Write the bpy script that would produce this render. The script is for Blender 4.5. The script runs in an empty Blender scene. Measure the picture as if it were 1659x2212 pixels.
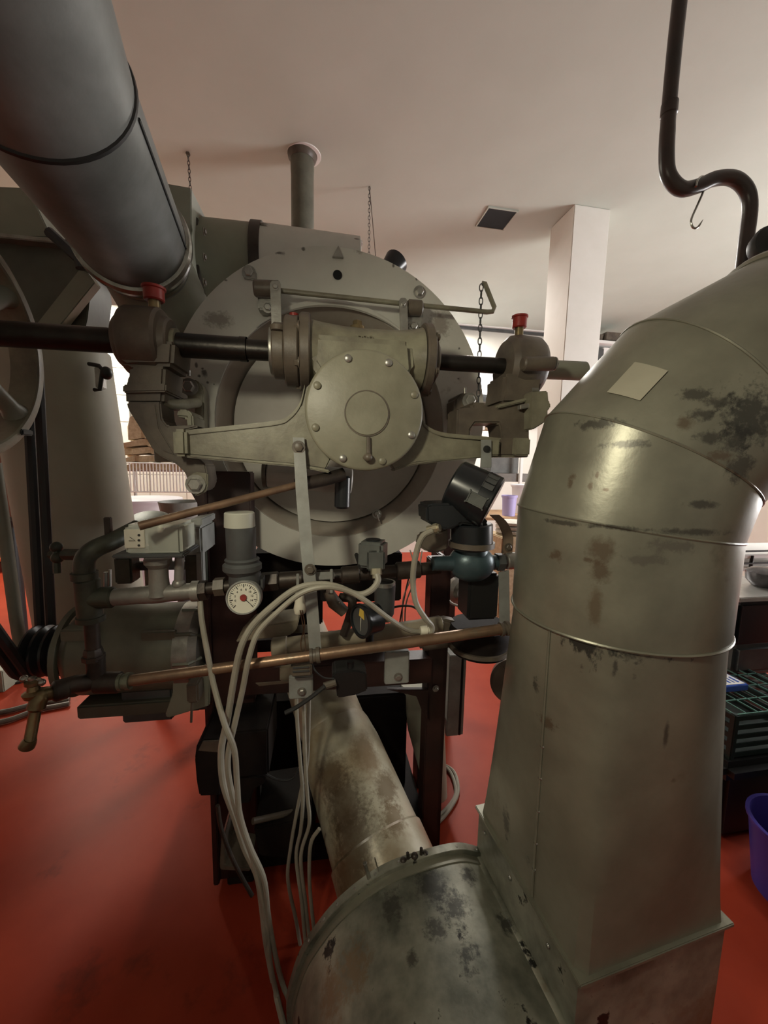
import bpy, bmesh, math, random
from mathutils import Vector, Matrix
random.seed(7)
PI = math.pi
SC = bpy.context.scene
COL = SC.collection
# ------------------------------------------------------------------ camera
FPX, PITCH, ROLL, H = 831.0, math.radians(6.8), math.radians(1.2), 1.65
cd = bpy.data.cameras.new('camera'); cam = bpy.data.objects.new('camera', cd); COL.objects.link(cam)
RM = Matrix.Rotation(PI/2-PITCH, 3, 'X') @ Matrix.Rotation(ROLL, 3, 'Z')
cam.matrix_world = Matrix.Translation((0, 0, H)) @ RM.to_4x4()
cd.sensor_fit = 'VERTICAL'; cd.sensor_height = 24.0; cd.lens = FPX/2212*24.0
cd.clip_start = .02; cd.clip_end = 100
SC.camera = cam
# ------------------------------------------------------------------ world, lamps, exposure
w = bpy.data.worlds.new('world'); SC.world = w; w.use_nodes = True
bg = w.node_tree.nodes['Background']; bg.inputs[0].default_value = (1, .95, .85, 1); bg.inputs[1].default_value = .015
SC.view_settings.view_transform = 'Standard'; SC.view_settings.look = 'None'
SC.view_settings.gamma = 1; SC.view_settings.use_curve_mapping = False
SC.view_settings.exposure = 0.0
SC.cycles.max_bounces = 6; SC.cycles.diffuse_bounces = 4; SC.cycles.glossy_bounces = 3
SC.cycles.use_denoising = True
SC.cycles.sample_clamp_indirect = 4
def PX(p):
    v = RM.transposed() @ (Vector(p)-Vector((0, 0, H))); return 829.5+FPX*v.x/-v.z, 1106-FPX*v.y/-v.z

class Frame:
    """an upright frame turned by a few degrees about the vertical: u to the right, d away, z up"""
    def __init__(s, deg):
        a = math.radians(deg)
        s.u = Vector((math.cos(a), math.sin(a), 0)); s.d = Vector((-math.sin(a), math.cos(a), 0)); s.z = Vector((0, 0, 1))
        s.m = Matrix((s.u, s.d, s.z)).transposed()
    def P(s, u, d, z): return s.u*u + s.d*d + s.z*z
    def Q(s, px, py, d):
        r = RM @ Vector(((px-829.5)/FPX, -(py-1106)/FPX, -1)); t = d/r.dot(s.d)
        return r*t + Vector((0, 0, H))
    def uz(s, px, py, d):
        p = s.Q(px, py, d); return p.dot(s.u), p.z
def G(px, py, z):
    r = RM @ Vector(((px-829.5)/FPX, -(py-1106)/FPX, -1)); return r*((z-H)/r.z) + Vector((0, 0, H))
def FW(p): return -((RM.transposed() @ (Vector(p)-Vector((0, 0, H)))).z)
def S(n, p): return n*FW(p)/FPX            # length in metres of n picture pixels at point p
M = Frame(9); FN = Frame(15.5); RO = Frame(10)
X, Y, Z = M.u, M.d, M.z

def lamp(name, loc, size, power, col, target, size_y=None):
    l = bpy.data.lights.new(name, 'AREA'); l.energy = power; l.color = col; l.size = size
    if size_y: l.shape = 'RECTANGLE'; l.size_y = size_y
    o = bpy.data.objects.new(name, l); COL.objects.link(o); o.location = loc
    o.rotation_euler = (Vector(target)-Vector(loc)).to_track_quat('-Z', 'Y').to_euler()
    return o
L1 = RO.P
lamp('assumed_tube_back', L1(2.2, 6.3, 4.1), .3, 250, (1, .95, .88), L1(2.2, 6.4, 0), 2.4)  # assumed ceiling tube, not in view, lights the back of the room
lamp('assumed_tube_left', L1(-3.6, 6.2, 4.1), .3, 260, (1, .95, .80), L1(-3.6, 6.3, 0), 2.4)  # second assumed tube, also unseen, for the left background
lamp('assumed_window_light', L1(6.7, 2.4, 1.9), 2.6, 410, (1, .98, .97), L1(0, 4.6, 1.9), 1.9)  # assumed daylight: area lamp added beyond the right edge, brightens column and floor
sl = bpy.data.lights.new('assumed_spot', 'SPOT'); sl.energy = 39; sl.color = (1, .93, .70); sl.spot_size = math.radians(98); sl.spot_blend = .9; sl.shadow_soft_size = .07  # assumed spot, unseen, added to light the machine front and elbow
so_ = bpy.data.objects.new('assumed_spot', sl); COL.objects.link(so_); so_.location = (-.48, .02, 2.12)
so_.rotation_euler = (Vector((.30, 1.15, 1.48))-so_.location).to_track_quat('-Z', 'Y').to_euler()

# ------------------------------------------------------------------ materials
def mat(name, base, dark=None, rough=.5, metal=0., scale=6., contrast=(.35, .7), spot=None, sth=.66, sscale=14., sstretch=(1, 1, 1), bump=.15, emit=None, spec=.5, rust=None, rth=.62, rscale=3., stretch=(1, 1, 1), band=None):
    m = bpy.data.materials.new(name); m.use_nodes = True
    nt = m.node_tree; N = nt.nodes; L = nt.links
    b = N['Principled BSDF']; b.inputs['Roughness'].default_value = rough; b.inputs['Metallic'].default_value = metal
    b.inputs['Specular IOR Level'].default_value = spec
    if emit:
        b.inputs['Emission Color'].default_value = (*emit[0], 1); b.inputs['Emission Strength'].default_value = emit[1]
    if dark is None:
        b.inputs['Base Color'].default_value = (*base, 1); 
        if not bump: return m
    tc = N.new('ShaderNodeTexCoord')
    def noise(sc, st, det=6, ro=.6):
        mp = N.new('ShaderNodeMapping'); mp.inputs['Scale'].default_value = st
        L.new(tc.outputs['Object'], mp.inputs['Vector'])
        n = N.new('ShaderNodeTexNoise'); n.inputs['Scale'].default_value = sc; n.inputs['Detail'].default_value = det
        n.inputs['Roughness'].default_value = ro; L.new(mp.outputs[0], n.inputs['Vector']); return n
    cur = None
    if dark is not None:
        n = noise(scale, stretch); r = N.new('ShaderNodeValToRGB')
        r.color_ramp.elements[0].position = contrast[0]; r.color_ramp.elements[0].color = (*dark, 1)
        r.color_ramp.elements[1].position = contrast[1]; r.color_ramp.elements[1].color = (*base, 1)
        L.new(n.outputs[0], r.inputs[0]); cur = r.outputs[0]
    def layer(cur, colr, th, sc, st, soft=.05):
        n2 = noise(sc, st, 8, .65); r2 = N.new('ShaderNodeValToRGB')
        r2.color_ramp.elements[0].position = th; r2.color_ramp.elements[0].color = (0, 0, 0, 1)
        r2.color_ramp.elements[1].position = th+soft; r2.color_ramp.elements[1].color = (1, 1, 1, 1)
        L.new(n2.outputs[0], r2.inputs[0])
        mx = N.new('ShaderNodeMix'); mx.data_type = 'RGBA'; L.new(r2.outputs[0], mx.inputs[0])
        L.new(cur, mx.inputs[6]); mx.inputs[7].default_value = (*colr, 1); return mx.outputs[2]
    if rust and cur: cur = layer(cur, rust, rth, rscale, (1, 1, 1), .12)
    if spot and cur: cur = layer(cur, spot, sth, sscale, sstretch, .03)
    if band and cur:      # chipped band between two local heights: (z0, z1, colour, threshold, noise scale, stretch)
        sx = N.new('ShaderNodeSeparateXYZ'); L.new(tc.outputs['Object'], sx.inputs[0])
        mr = N.new('ShaderNodeMapRange'); mr.inputs[1].default_value = band[0]; mr.inputs[2].default_value = band[1]; mr.inputs[3].default_value = 0; mr.inputs[4].default_value = .3
        L.new(sx.outputs[2], mr.inputs[0]); nn = noise(band[4], band[5], 8, .7)
        ad = N.new('ShaderNodeMath'); ad.operation = 'ADD'; L.new(nn.outputs[0], ad.inputs[0]); L.new(mr.outputs[0], ad.inputs[1])
        r4 = N.new('ShaderNodeValToRGB'); r4.color_ramp.elements[0].position = band[3]; r4.color_ramp.elements[0].color = (0, 0, 0, 1); r4.color_ramp.elements[1].position = band[3]+.04; r4.color_ramp.elements[1].color = (1, 1, 1, 1)
        L.new(ad.outputs[0], r4.inputs[0]); mx4 = N.new('ShaderNodeMix'); mx4.data_type = 'RGBA'; L.new(r4.outputs[0], mx4.inputs[0]); L.new(cur, mx4.inputs[6]); mx4.inputs[7].default_value = (*band[2], 1); cur = mx4.outputs[2]
    if cur: L.new(cur, b.inputs['Base Color'])
    if bump:
        n3 = noise(scale*6, (1, 1, 1), 4); bp = N.new('ShaderNodeBump'); bp.inputs['Strength'].default_value = bump; bp.inputs['Distance'].default_value = .004
        L.new(n3.outputs[0], bp.inputs['Height']); L.new(bp.outputs[0], b.inputs['Normal'])
    return m
MT = {}
def dm(k, *a, **kw): MT[k] = mat(k, *a, **kw)
dm('face', (.60, .59, .54), (.49, .48, .435), rough=.5, scale=3, spot=(.07, .05, .04), sth=.73, sscale=9, rust=(.22, .18, .14), rth=.66, rscale=4)
dm('recess', (.52, .50, .455), (.42, .39, .345), rough=.5, scale=5)
dm('reveal', (.44, .41, .365), (.34, .285, .235), rough=.5, scale=5)
dm('cast', (.25, .24, .17), (.12, .105, .075), rough=.42, scale=9, spot=(.05, .035, .025), sth=.72, sscale=22)
dm('castdark', (.14, .115, .085), (.07, .055, .045), rough=.45, scale=9, spot=(.03, .02, .015), sth=.7, sscale=20)
dm('cover', (.25, .24, .18), (.17, .16, .115), rough=.45, scale=7, rust=(.09, .07, .055), rth=.64, rscale=6)
dm('shaft', (.035, .03, .026), (.02, .017, .015), rough=.38, metal=.6, scale=12)
dm('steel', (.42, .41, .38), (.25, .24, .21), rough=.35, metal=.7, scale=14)
dm('greystrap', (.30, .31, .29), (.2, .2, .185), rough=.5, scale=10)
dm('darkred', (.045, .013, .009), (.018, .007, .006), rough=.5, scale=6)
dm('oldpipe', (.06, .045, .035), (.025, .02, .017), rough=.45, metal=.4, scale=15)
dm('greenpipe', (.075, .08, .055), (.03, .032, .025), rough=.5, metal=.3, scale=14)
dm('galv', (.27, .265, .205), (.16, .155, .12), rough=.36, metal=.35, scale=4, spot=(.035, .03, .024), sth=.72, sscale=18, sstretch=(1, 1, .35), rust=(.10, .075, .05), rth=.62, rscale=3.2)
dm('galvlow', (.26, .25, .195), (.16, .15, .115), rough=.40, metal=.3, scale=4, spot=(.035, .03, .024), sth=.735, sscale=16, sstretch=(1, 1, .3), rust=(.11, .08, .05), rth=.64, rscale=3.2, band=(.20, .345, (.035, .035, .03), .80, 9, (1, 1, .5)))
dm('fanmetal', (.36, .355, .29), (.09, .095, .075), rough=.38, metal=.35, scale=4.5, contrast=(.36, .60), spot=(.018, .018, .016), sth=.60, sscale=9, rust=(.16, .11, .06), rth=.60, rscale=3)
dm('fanpipe', (.46, .43, .33), (.26, .20, .12), rough=.35, metal=.15, scale=4.2, contrast=(.36, .58), spot=(.06, .045, .03), sth=.71, sscale=20)
dm('ductgrey', (.235, .245, .235), (.13, .138, .13), rough=.5, metal=.2, scale=4, spot=(.03, .03, .03), sth=.72, sscale=16)
dm('tin', (.5, .5, .47), (.2, .19, .16), rough=.25, metal=.85, scale=12)
dm('olive', (.25, .255, .20), (.18, .18, .14), rough=.5, scale=3)
dm('olivedark', (.10, .10, .075), (.06, .06, .045), rough=.5, scale=5)
dm('tank', (.42, .42, .34), (.34, .335, .27), rough=.55, scale=2.5)
dm('motor', (.17, .175, .13), (.11, .115, .085), rough=.42, scale=8)
dm('black', (.012, .012, .012), None, rough=.45, bump=0)
dm('rubber', (.02, .02, .02), None, rough=.6, bump=0)
dm('blackgloss', (.012, .014, .016), None, rough=.28, bump=0)
dm('bluegrey', (.07, .11, .125), (.035, .06, .07), rough=.35, metal=.3, scale=9)
dm('darkgrey', (.075, .08, .08), (.05, .05, .05), rough=.5, scale=8)
dm('paleplastic', (.42, .42, .36), None, rough=.45, bump=0)
dm('copper', (.31, .20, .125), (.18, .115, .075), rough=.35, metal=.55, scale=12, rust=(.20, .18, .13), rth=.6, rscale=9)
dm('brass', (.30, .23, .12), (.12, .09, .05), rough=.3, metal=.8, scale=12)
dm('hose', (.36, .34, .28), (.27, .25, .20), rough=.5, scale=10)
dm('wirecable', (.42, .38, .33), None, rough=.5, bump=0)
dm('red', (.30, .025, .018), (.16, .02, .015), rough=.35, scale=20)
dm('dial', (.62, .60, .50), None, rough=.4, bump=0)
dm('ink', (.02, .02, .02), None, rough=.5, bump=0)
dm('yellow', (.6, .42, .08), None, rough=.4, bump=0)
dm('white', (.8, .8, .78), None, rough=.5, bump=0)
dm('whitebin', (.75, .73, .78), None, rough=.4, bump=0)
dm('lilac', (.40, .36, .66), None, rough=.4, bump=0)
dm('burlap', (.58, .45, .29), (.42, .31, .19), rough=.9, scale=30, bump=.5)
dm('sack', (.72, .69, .62), (.55, .52, .46), rough=.9, scale=10, bump=.4)
dm('rustbarrel', (.20, .075, .045), (.13, .05, .03), rough=.5, scale=5)
dm('orange', (.75, .20, .06), None, rough=.5, bump=0)
dm('pipebrown', (.055, .035, .03), (.03, .022, .02), rough=.35, scale=8)
dm('cratedark', (.018, .032, .028), None, rough=.4, bump=0)
dm('blueprint', (.05, .12, .5), None, rough=.4, bump=0)
dm('violet', (.07, .05, .35), None, rough=.35, bump=0)
dm('wood', (.45, .28, .14), (.3, .18, .09), rough=.6, scale=8)
dm('column', (.90, .88, .83), (.84, .82, .76), rough=.7, scale=3, bump=.05)
dm('ceil', (.52, .56, .50), (.49, .53, .47), rough=.85, scale=2, bump=.05)
dm('wallw', (.78, .77, .70), (.73, .72, .65), rough=.6, scale=2, bump=.05)
dm('wallblue', (.55, .56, .62), (.5, .51, .57), rough=.7, scale=2, bump=.05)
dm('floor', (.36, .050, .022), (.25, .026, .011), spec=.09, rough=.42, scale=1.6, contrast=(.3, .75), spot=(.45, .16, .10), sth=.80, sscale=26, bump=.08, rust=(.13, .02, .012), rth=.6, rscale=2.3)
dm('hole', (.004, .004, .004), None, rough=.9, bump=0)
dm('greyplast', (.12, .12, .11), (.08, .08, .075), rough=.6, scale=9)
dm('bodygrey', (.30, .29, .26), (.2, .19, .17), rough=.4, metal=.4, scale=14)
dm('switchgrey', (.13, .14, .13), (.08, .085, .08), rough=.4, metal=.2, scale=10)
dm('brasspale', (.50, .46, .34), None, rough=.3, metal=.7, bump=0)
dm('brassgreen', (.20, .21, .15), (.1, .11, .08), rough=.4, metal=.4, scale=20)
dm('wornsteel', (.30, .23, .17), (.18, .12, .08), rough=.45, metal=.3, scale=18)
dm('beige', (.30, .26, .19), (.2, .17, .12), rough=.6, scale=12)
dm('cream', (.72, .68, .56), None, rough=.4, bump=0)
dm('steelw', (.62, .62, .6), (.5, .5, .48), rough=.3, metal=.5, scale=14)
dm('greencrate', (.10, .22, .18), None, rough=.35, bump=0)
dm('wornchrome', (.16, .15, .16), (.09, .085, .09), rough=.25, metal=.6, scale=20)
dm('nearblack', (.016, .011, .009), (.008, .006, .006), rough=.75, scale=8, spec=.2)  # even near-black finish, darker than darkred, mostly for the low parts
dm('ventgrey', (.15, .15, .115), (.10, .10, .075), rough=.5, scale=8, spot=(.35, .34, .3), sth=.72, sscale=7)
dm('patch', (.34, .32, .25), (.28, .265, .205), rough=.5, scale=5)
dm('tubelit', (1, 1, 1), None, bump=0, emit=((1, .98, .93), 6))
mg = bpy.data.materials.new('clearplastic'); mg.use_nodes = True
_b = mg.node_tree.nodes['Principled BSDF']; _b.inputs['Base Color'].default_value = (.75, .78, .68, 1); _b.inputs['Roughness'].default_value = .12
_b.inputs['Alpha'].default_value = .42; MT['clear'] = mg
def hit(px, py, p0, ax, R):
    """nearest point of a round pipe (axis p0, ax; radius R) met by a sight line"""
    o = Vector((0, 0, H)); r = (RM @ Vector(((px-829.5)/FPX, -(py-1106)/FPX, -1))).normalized(); ax = Vector(ax).normalized()
    w_ = o-Vector(p0); a = r-ax*r.dot(ax); c = w_-ax*w_.dot(ax); A = a.dot(a); Bq = 2*a.dot(c); Cq = c.dot(c)-R*R; D = max(0, Bq*Bq-4*A*Cq)
    return o+r*((-Bq-math.sqrt(D))/(2*A))
def stains(mname, lst):
    """add stains with a place and shape of their own: (point, radii, colour, raggedness)"""
    m = MT[mname]; nt = m.node_tree; N = nt.nodes; L = nt.links; b = N['Principled BSDF']; g = N.new('ShaderNodeNewGeometry')
    nz = N.new('ShaderNodeTexNoise'); nz.inputs['Scale'].default_value = 60; nz.inputs['Detail'].default_value = 12; nz.inputs['Roughness'].default_value = .72; L.new(g.outputs['Position'], nz.inputs['Vector'])
    for (p, r, c, rag) in lst:
        cur = b.inputs['Base Color'].links[0].from_socket
        s1 = N.new('ShaderNodeVectorMath'); s1.operation = 'SUBTRACT'; L.new(g.outputs['Position'], s1.inputs[0]); s1.inputs[1].default_value = p
        s2 = N.new('ShaderNodeVectorMath'); s2.operation = 'DIVIDE'; L.new(s1.outputs[0], s2.inputs[0]); s2.inputs[1].default_value = r if hasattr(r, '__len__') else (r, r, r)
        s3 = N.new('ShaderNodeVectorMath'); s3.operation = 'LENGTH'; L.new(s2.outputs[0], s3.inputs[0])
        mu = N.new('ShaderNodeMath'); mu.operation = 'MULTIPLY_ADD'; L.new(nz.outputs[0], mu.inputs[0]); mu.inputs[1].default_value = rag*4; L.new(s3.outputs['Value'], mu.inputs[2])
        mr = N.new('ShaderNodeMapRange'); L.new(mu.outputs[0], mr.inputs[0]); mr.inputs[1].default_value = 1+rag*2; mr.inputs[2].default_value = .45+rag*2; mr.inputs[3].default_value = 0; mr.inputs[4].default_value = .8
        mx = N.new('ShaderNodeMix'); mx.data_type = 'RGBA'; L.new(mr.outputs[0], mx.inputs[0]); L.new(cur, mx.inputs[6]); mx.inputs[7].default_value = (*c, 1); L.new(mx.outputs[2], b.inputs['Base Color'])
# ------------------------------------------------------------------ mesh builders
def frame_of(ax):
    ax = Vector(ax).normalized(); r = Vector((0, 0, 1)) if abs(ax.z) < .9 else Vector((1, 0, 0))
    a = r.cross(ax).normalized(); return a, ax.cross(a).normalized(), ax
class B:
    def __init__(s): s.m = bmesh.new()
    def box(s, c, size, fr=M, bev=0.):
        t = bmesh.new(); bmesh.ops.create_cube(t, size=1)
        mt = fr.m if isinstance(fr, Frame) else fr
        for v in t.verts: v.co = mt @ Vector((v.co.x*size[0], v.co.y*size[1], v.co.z*size[2])) + Vector(c)
        s._bev(t, bev); return s._add(t)
    def _bev(s, t, b, seg=2):
        if b > 0:
            try: bmesh.ops.bevel(t, geom=t.edges[:], offset=b, segments=seg, affect='EDGES', clamp_overlap=True)
            except Exception: pass
    def _add(s, t):
        bmesh.ops.recalc_face_normals(t, faces=t.faces[:])
        me = bpy.data.meshes.new('tmp'); t.to_mesh(me); t.free(); s.m.from_mesh(me); bpy.data.meshes.remove(me); return s
    def lathe(s, p, ax, prof, seg=32, rot=0., sx=1., sy=1.):
        t = bmesh.new(); a, b, c = frame_of(ax); p = Vector(p); rings = []
        for (h, r) in prof:
            if r < 1e-6: rings.append([t.verts.new(p+c*h)]); continue
            rings.append([t.verts.new(p+c*h+(a*math.cos(rot+2*PI*i/seg)*sx+b*math.sin(rot+2*PI*i/seg)*sy)*r) for i in range(seg)])
        for A, Bb in zip(rings, rings[1:]):
            if len(A) == 1 and len(Bb) == 1: continue
            for i in range(seg):
                j = (i+1) % seg
                if len(A) == 1: t.faces.new((A[0], Bb[j], Bb[i]))
                elif len(Bb) == 1: t.faces.new((A[i], A[j], Bb[0]))
                else: t.faces.new((A[i], A[j], Bb[j], Bb[i]))
        return s._add(t)
    def cyl(s, p0, p1, r0, r1=None, seg=24, cap=True):
        p0 = Vector(p0); p1 = Vector(p1); r1 = r0 if r1 is None else r1; h = (p1-p0).length
        pr = [(0, r0), (h, r1)]
        if cap: pr = [(0, 0)]+pr+[(h, 0)]
        return s.lathe(p0, p1-p0, pr, seg)
    def ccyl(s, p0, p1, r, ch=.004, seg=28):      # cylinder with chamfered ends
        p0 = Vector(p0); p1 = Vector(p1); h = (p1-p0).length; ch = min(ch, r*.4, h*.4)
        return s.lathe(p0, p1-p0, [(0, 0), (0, r-ch), (ch, r), (h-ch, r), (h, r-ch), (h, 0)], seg)
    def hexn(s, p, ax, r, h, washer=True):
        ax = Vector(ax).normalized(); p = Vector(p)
        if washer: s.lathe(p, ax, [(0, 0), (0, r*1.45), (h*.25, r*1.45), (h*.25, 0)], 14)
        return s.lathe(p, ax, [(0, 0), (0, r), (h*.85, r), (h, r*.8), (h, 0)], 6)
    def tube(s, pts, r, seg=10, closed=False, cap=True):
        t = bmesh.new(); pts = [Vector(q) for q in pts]; n = len(pts)
        rs = r if isinstance(r, (list, tuple)) else [r]*n
        tg = []
        for i in range(n):
            if closed: d = pts[(i+1) % n]-pts[i-1]
            else: d = pts[min(i+1, n-1)]-pts[max(i-1, 0)]
            tg.append(d.normalized())
        a, b, _ = frame_of(tg[0]); rings = []
        for i in range(n):
            a = (a-tg[i]*a.dot(tg[i])).normalized(); b = tg[i].cross(a)
            rings.append([t.verts.new(pts[i]+(a*math.cos(2*PI*k/seg)+b*math.sin(2*PI*k/seg))*rs[i]) for k in range(seg)])
        rr = list(zip(rings, rings[1:]))
        if closed: rr.append((rings[-1], rings[0]))
        for A, Bb in rr:
            for i in range(seg):
                j = (i+1) % seg; t.faces.new((A[i], A[j], Bb[j], Bb[i]))
        if cap and not closed:
            t.faces.new(rings[0][::-1]); t.faces.new(rings[-1])
        return s._add(t)
    def prism(s, pts, vec, bev=0.):
        t = bmesh.new(); vs = [t.verts.new(Vector(p)) for p in pts]; f = t.faces.new(vs)
        r = bmesh.ops.extrude_face_region(t, geom=[f])
        for v in r['geom']:
            if isinstance(v, bmesh.types.BMVert): v.co += Vector(vec)
        s._bev(t, bev); return s._add(t)
    def ball(s, c, r, sc=(1, 1, 1), seg=16):
        t = bmesh.new(); bmesh.ops.create_uvsphere(t, u_segments=seg, v_segments=max(6, seg*2//3), radius=r)
        for v in t.verts: v.co = Vector((v.co.x*sc[0], v.co.y*sc[1], v.co.z*sc[2]))+Vector(c)
        return s._add(t)
def sm(pts, n=8):
    pts = [Vector(p) for p in pts]; out = []; P = [pts[0]*2-pts[1]]+pts+[pts[-1]*2-pts[-2]]
    for i in range(1, len(P)-2):
        p0, p1, p2, p3 = P[i-1:i+3]
        for k in range(n):
            t = k/n; out.append(.5*((2*p1)+(p2-p0)*t+(2*p0-5*p1+4*p2-p3)*t*t+(3*p1-p0-3*p2+p3)*t**3))
    out.append(pts[-1]); return out
def link_mesh(name, b, m, parent=None, porig=None, origin=None, smooth=True, ang=35):
    bm = b.m
    if smooth:
        ca = math.radians(ang)
        for f in bm.faces: f.smooth = True
        for e in bm.edges:
            if len(e.link_faces) == 2:
                try:
                    if e.calc_face_angle() > ca: e.smooth = False
                except ValueError: pass
    lo = Vector((min(v.co.x for v in bm.verts), min(v.co.y for v in bm.verts), min(v.co.z for v in bm.verts)))
    hi = Vector((max(v.co.x for v in bm.verts), max(v.co.y for v in bm.verts), max(v.co.z for v in bm.verts)))
    c = (lo+hi)/2 if origin is None else Vector(origin)
    for v in bm.verts: v.co -= c
    me = bpy.data.meshes.new(name); bm.to_mesh(me); bm.free()
    me.materials.append(MT[m] if isinstance(m, str) else m)
    o = bpy.data.objects.new(name, me); COL.objects.link(o)
    if parent is None: o.location = c
    else: o.parent = parent; o.location = c-porig
    return o, c, lo, hi
class T:
    """one thing: an Empty at its base with parts (and sub-parts) below it"""
    def __init__(s, name, label, cat, group=None): s.a = (name, label, cat, group); s.parts = []
    def part(s, name, b, m, label=None):
        p = [name, b, m, label, []]; s.parts.append(p); return p
    def sub(s, p, name, b, m, label=None): p[4].append([name, b, m, label])
    def done(s):
        name, label, cat, group = s.a
        lo = Vector((1e9,)*3); hi = -lo
        for p in s.parts:
            for q in [p]+p[4]:
                for v in q[1].m.verts:
                    for k in range(3): lo[k] = min(lo[k], v.co[k]); hi[k] = max(hi[k], v.co[k])
        base = Vector(((lo.x+hi.x)/2, (lo.y+hi.y)/2, lo.z))
        e = bpy.data.objects.new(name, None); COL.objects.link(e); e.location = base; e.empty_display_size = .05
        e['label'] = label; e['category'] = cat
        if group: e['group'] = group
        for (n, b, m, lb, subs) in s.parts:
            o, c, _, _ = link_mesh(n, b, m, e, base)
            if lb: o['label'] = lb
            for (n2, b2, m2, lb2) in subs:
                o2, _, _, _ = link_mesh(n2, b2, m2, o, c)
                if lb2: o2['label'] = lb2
        s.e = e; return e
def single(name, b, m, label, cat, group=None, kind=None):
    o = link_mesh(name, b, m)[0]; o['label'] = label; o['category'] = cat
    if group: o['group'] = group
    if kind: o['kind'] = kind
    return o
def struct(name, b, m, label=None):
    o = link_mesh(name, b, m)[0]; o['kind'] = 'structure'
    if label: o['label'] = label
    return o
def bpx(b, x0, y0, x1, y1, d0, d1, fr=M, bev=.003):      # box whose front face at depth d0 spans a picture rectangle
    a = fr.Q(x0, (y0+y1)/2, d0); c = fr.Q(x1, (y0+y1)/2, d0); t = fr.Q((x0+x1)/2, y0, d0); q = fr.Q((x0+x1)/2, y1, d0)
    u0, u1, z1, z0 = a.dot(fr.u), c.dot(fr.u), t.z, q.z
    return b.box(fr.P((u0+u1)/2, (d0+d1)/2, (z0+z1)/2), (abs(u1-u0), abs(d1-d0), abs(z1-z0)), fr, bev)
def opx(pts, d, fr=M): return [fr.Q(x, y, d) for x, y in pts]
# ================================================================== room
CZ = 4.25; WD = 7.13; K = 1.486
b = B(); b.box(RO.P(-1., 2.4, -.05), (16, 10.2, .1), RO); struct('floor', b, 'floor', 'glossy red painted floor')
b = B(); b.box(RO.P(-1., 2.4, CZ+.06), (16, 10.2, .12), RO); struct('ceiling', b, 'ceil')
b = B(); b.box(RO.P(-1., WD+.1, CZ/2), (16, .2, CZ), RO); struct('wall_back', b, 'wallw')
b = B(); b.box(RO.P(-8.9, 2.4, CZ/2), (.2, 9.8, CZ), RO); struct('wall_left', b, 'wallw')
b = B(); b.box(RO.P(6.9, 2.4, CZ/2), (.2, 9.8, CZ), RO); struct('wall_right', b, 'wallw')
b = B(); b.box(RO.P(-1., -2.6, CZ/2), (16, .2, CZ), RO); struct('wall_front', b, 'ceil')
# upper band and cornice on the back wall, seen right of the drum
b = B(); b.box(RO.P(3.4, WD-.03, 3.1), (5.4, .06, 1.2), RO); struct('trim_1', b, 'wallblue')
b = B(); b.box(RO.P(-1, WD-.07, CZ-.05), (15.6, .05, .045), RO, .006); struct('trim_2', b, 'darkgrey')
b = B(); b.box(RO.P(-1, WD-.09, CZ-.009), (15.6, .09, .018), RO); struct('trim_3', b, 'white')
# assumed window on the right wall (unseen outside the frame, added around the daylight lamp)
b = B()
for (du, sz, dd, sy) in ((0, 2.0, 1.36, .08), (0, 2.0, -1.36, .08), (0, 2.0, 0, .06)): b.box(RO.P(6.78, 2.4+dd, 1.9), (.06, sy, sz), RO, .006)
for z in (.92, 2.88): b.box(RO.P(6.78, 2.4, z), (.06, 2.8, .08), RO, .006)
struct('assumed_window', b, 'white')
# wall tiles visible between duct and drum: pieces proud of the wall
tb = B(); tb.box((0, 0, 0), (.572, .014, .424), RO, .004)
to, _, _, _ = link_mesh('tile', tb, 'wallw')
tw = bpy.data.objects['wall_back']
k = 0
for i in range(7):
    for j in range(9):
        p = RO.P(-5.4+i*.58, WD-.004, .35+j*.43)
        o = to if k == 0 else to.copy()
        if k: COL.objects.link(o)
        o.parent = tw; o.location = p-tw.location; k += 1
# column
c0 = Vector((1.33*K, 2.93*K, 0)); b = B(); b.box(RO.P(c0.dot(RO.u), c0.dot(RO.d), CZ/2), (.40, .40, CZ), RO, .006); struct('column', b, 'column')
# ceiling hatch
hc = G(1072, 471, CZ); b = B(); b.box(hc-Vector((0, 0, .006)), (.30, .30, .012), RO, .002)
t = T('ceiling_hatch', 'dark square opening in the ceiling left of the white column', 'vent')
t.part('opening', b, 'hole')
b = B()
for (du, dd, su, sd) in ((0, .157, .33, .014), (0, -.157, .33, .014), (.157, 0, .014, .3), (-.157, 0, .014, .3)):
    b.box(hc+RO.u*du+RO.d*dd-Vector((0, 0, .008)), (su, sd, .016), RO, .002)
t.part('rim', b, 'ceil'); t.done()

# ================================================================== roaster
DU, DZ, DD, DR = .046, 1.843, 1.50, .590
def mp(u, d, z): return M.P(u, d, z)
ro = T('roaster', 'large pale grey drum roaster with round steel face plate on dark red legs', 'roaster')
OU, OZ, OR = (M.Q(722, 900, 1.5)).dot(X), 1.80, .43
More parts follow.
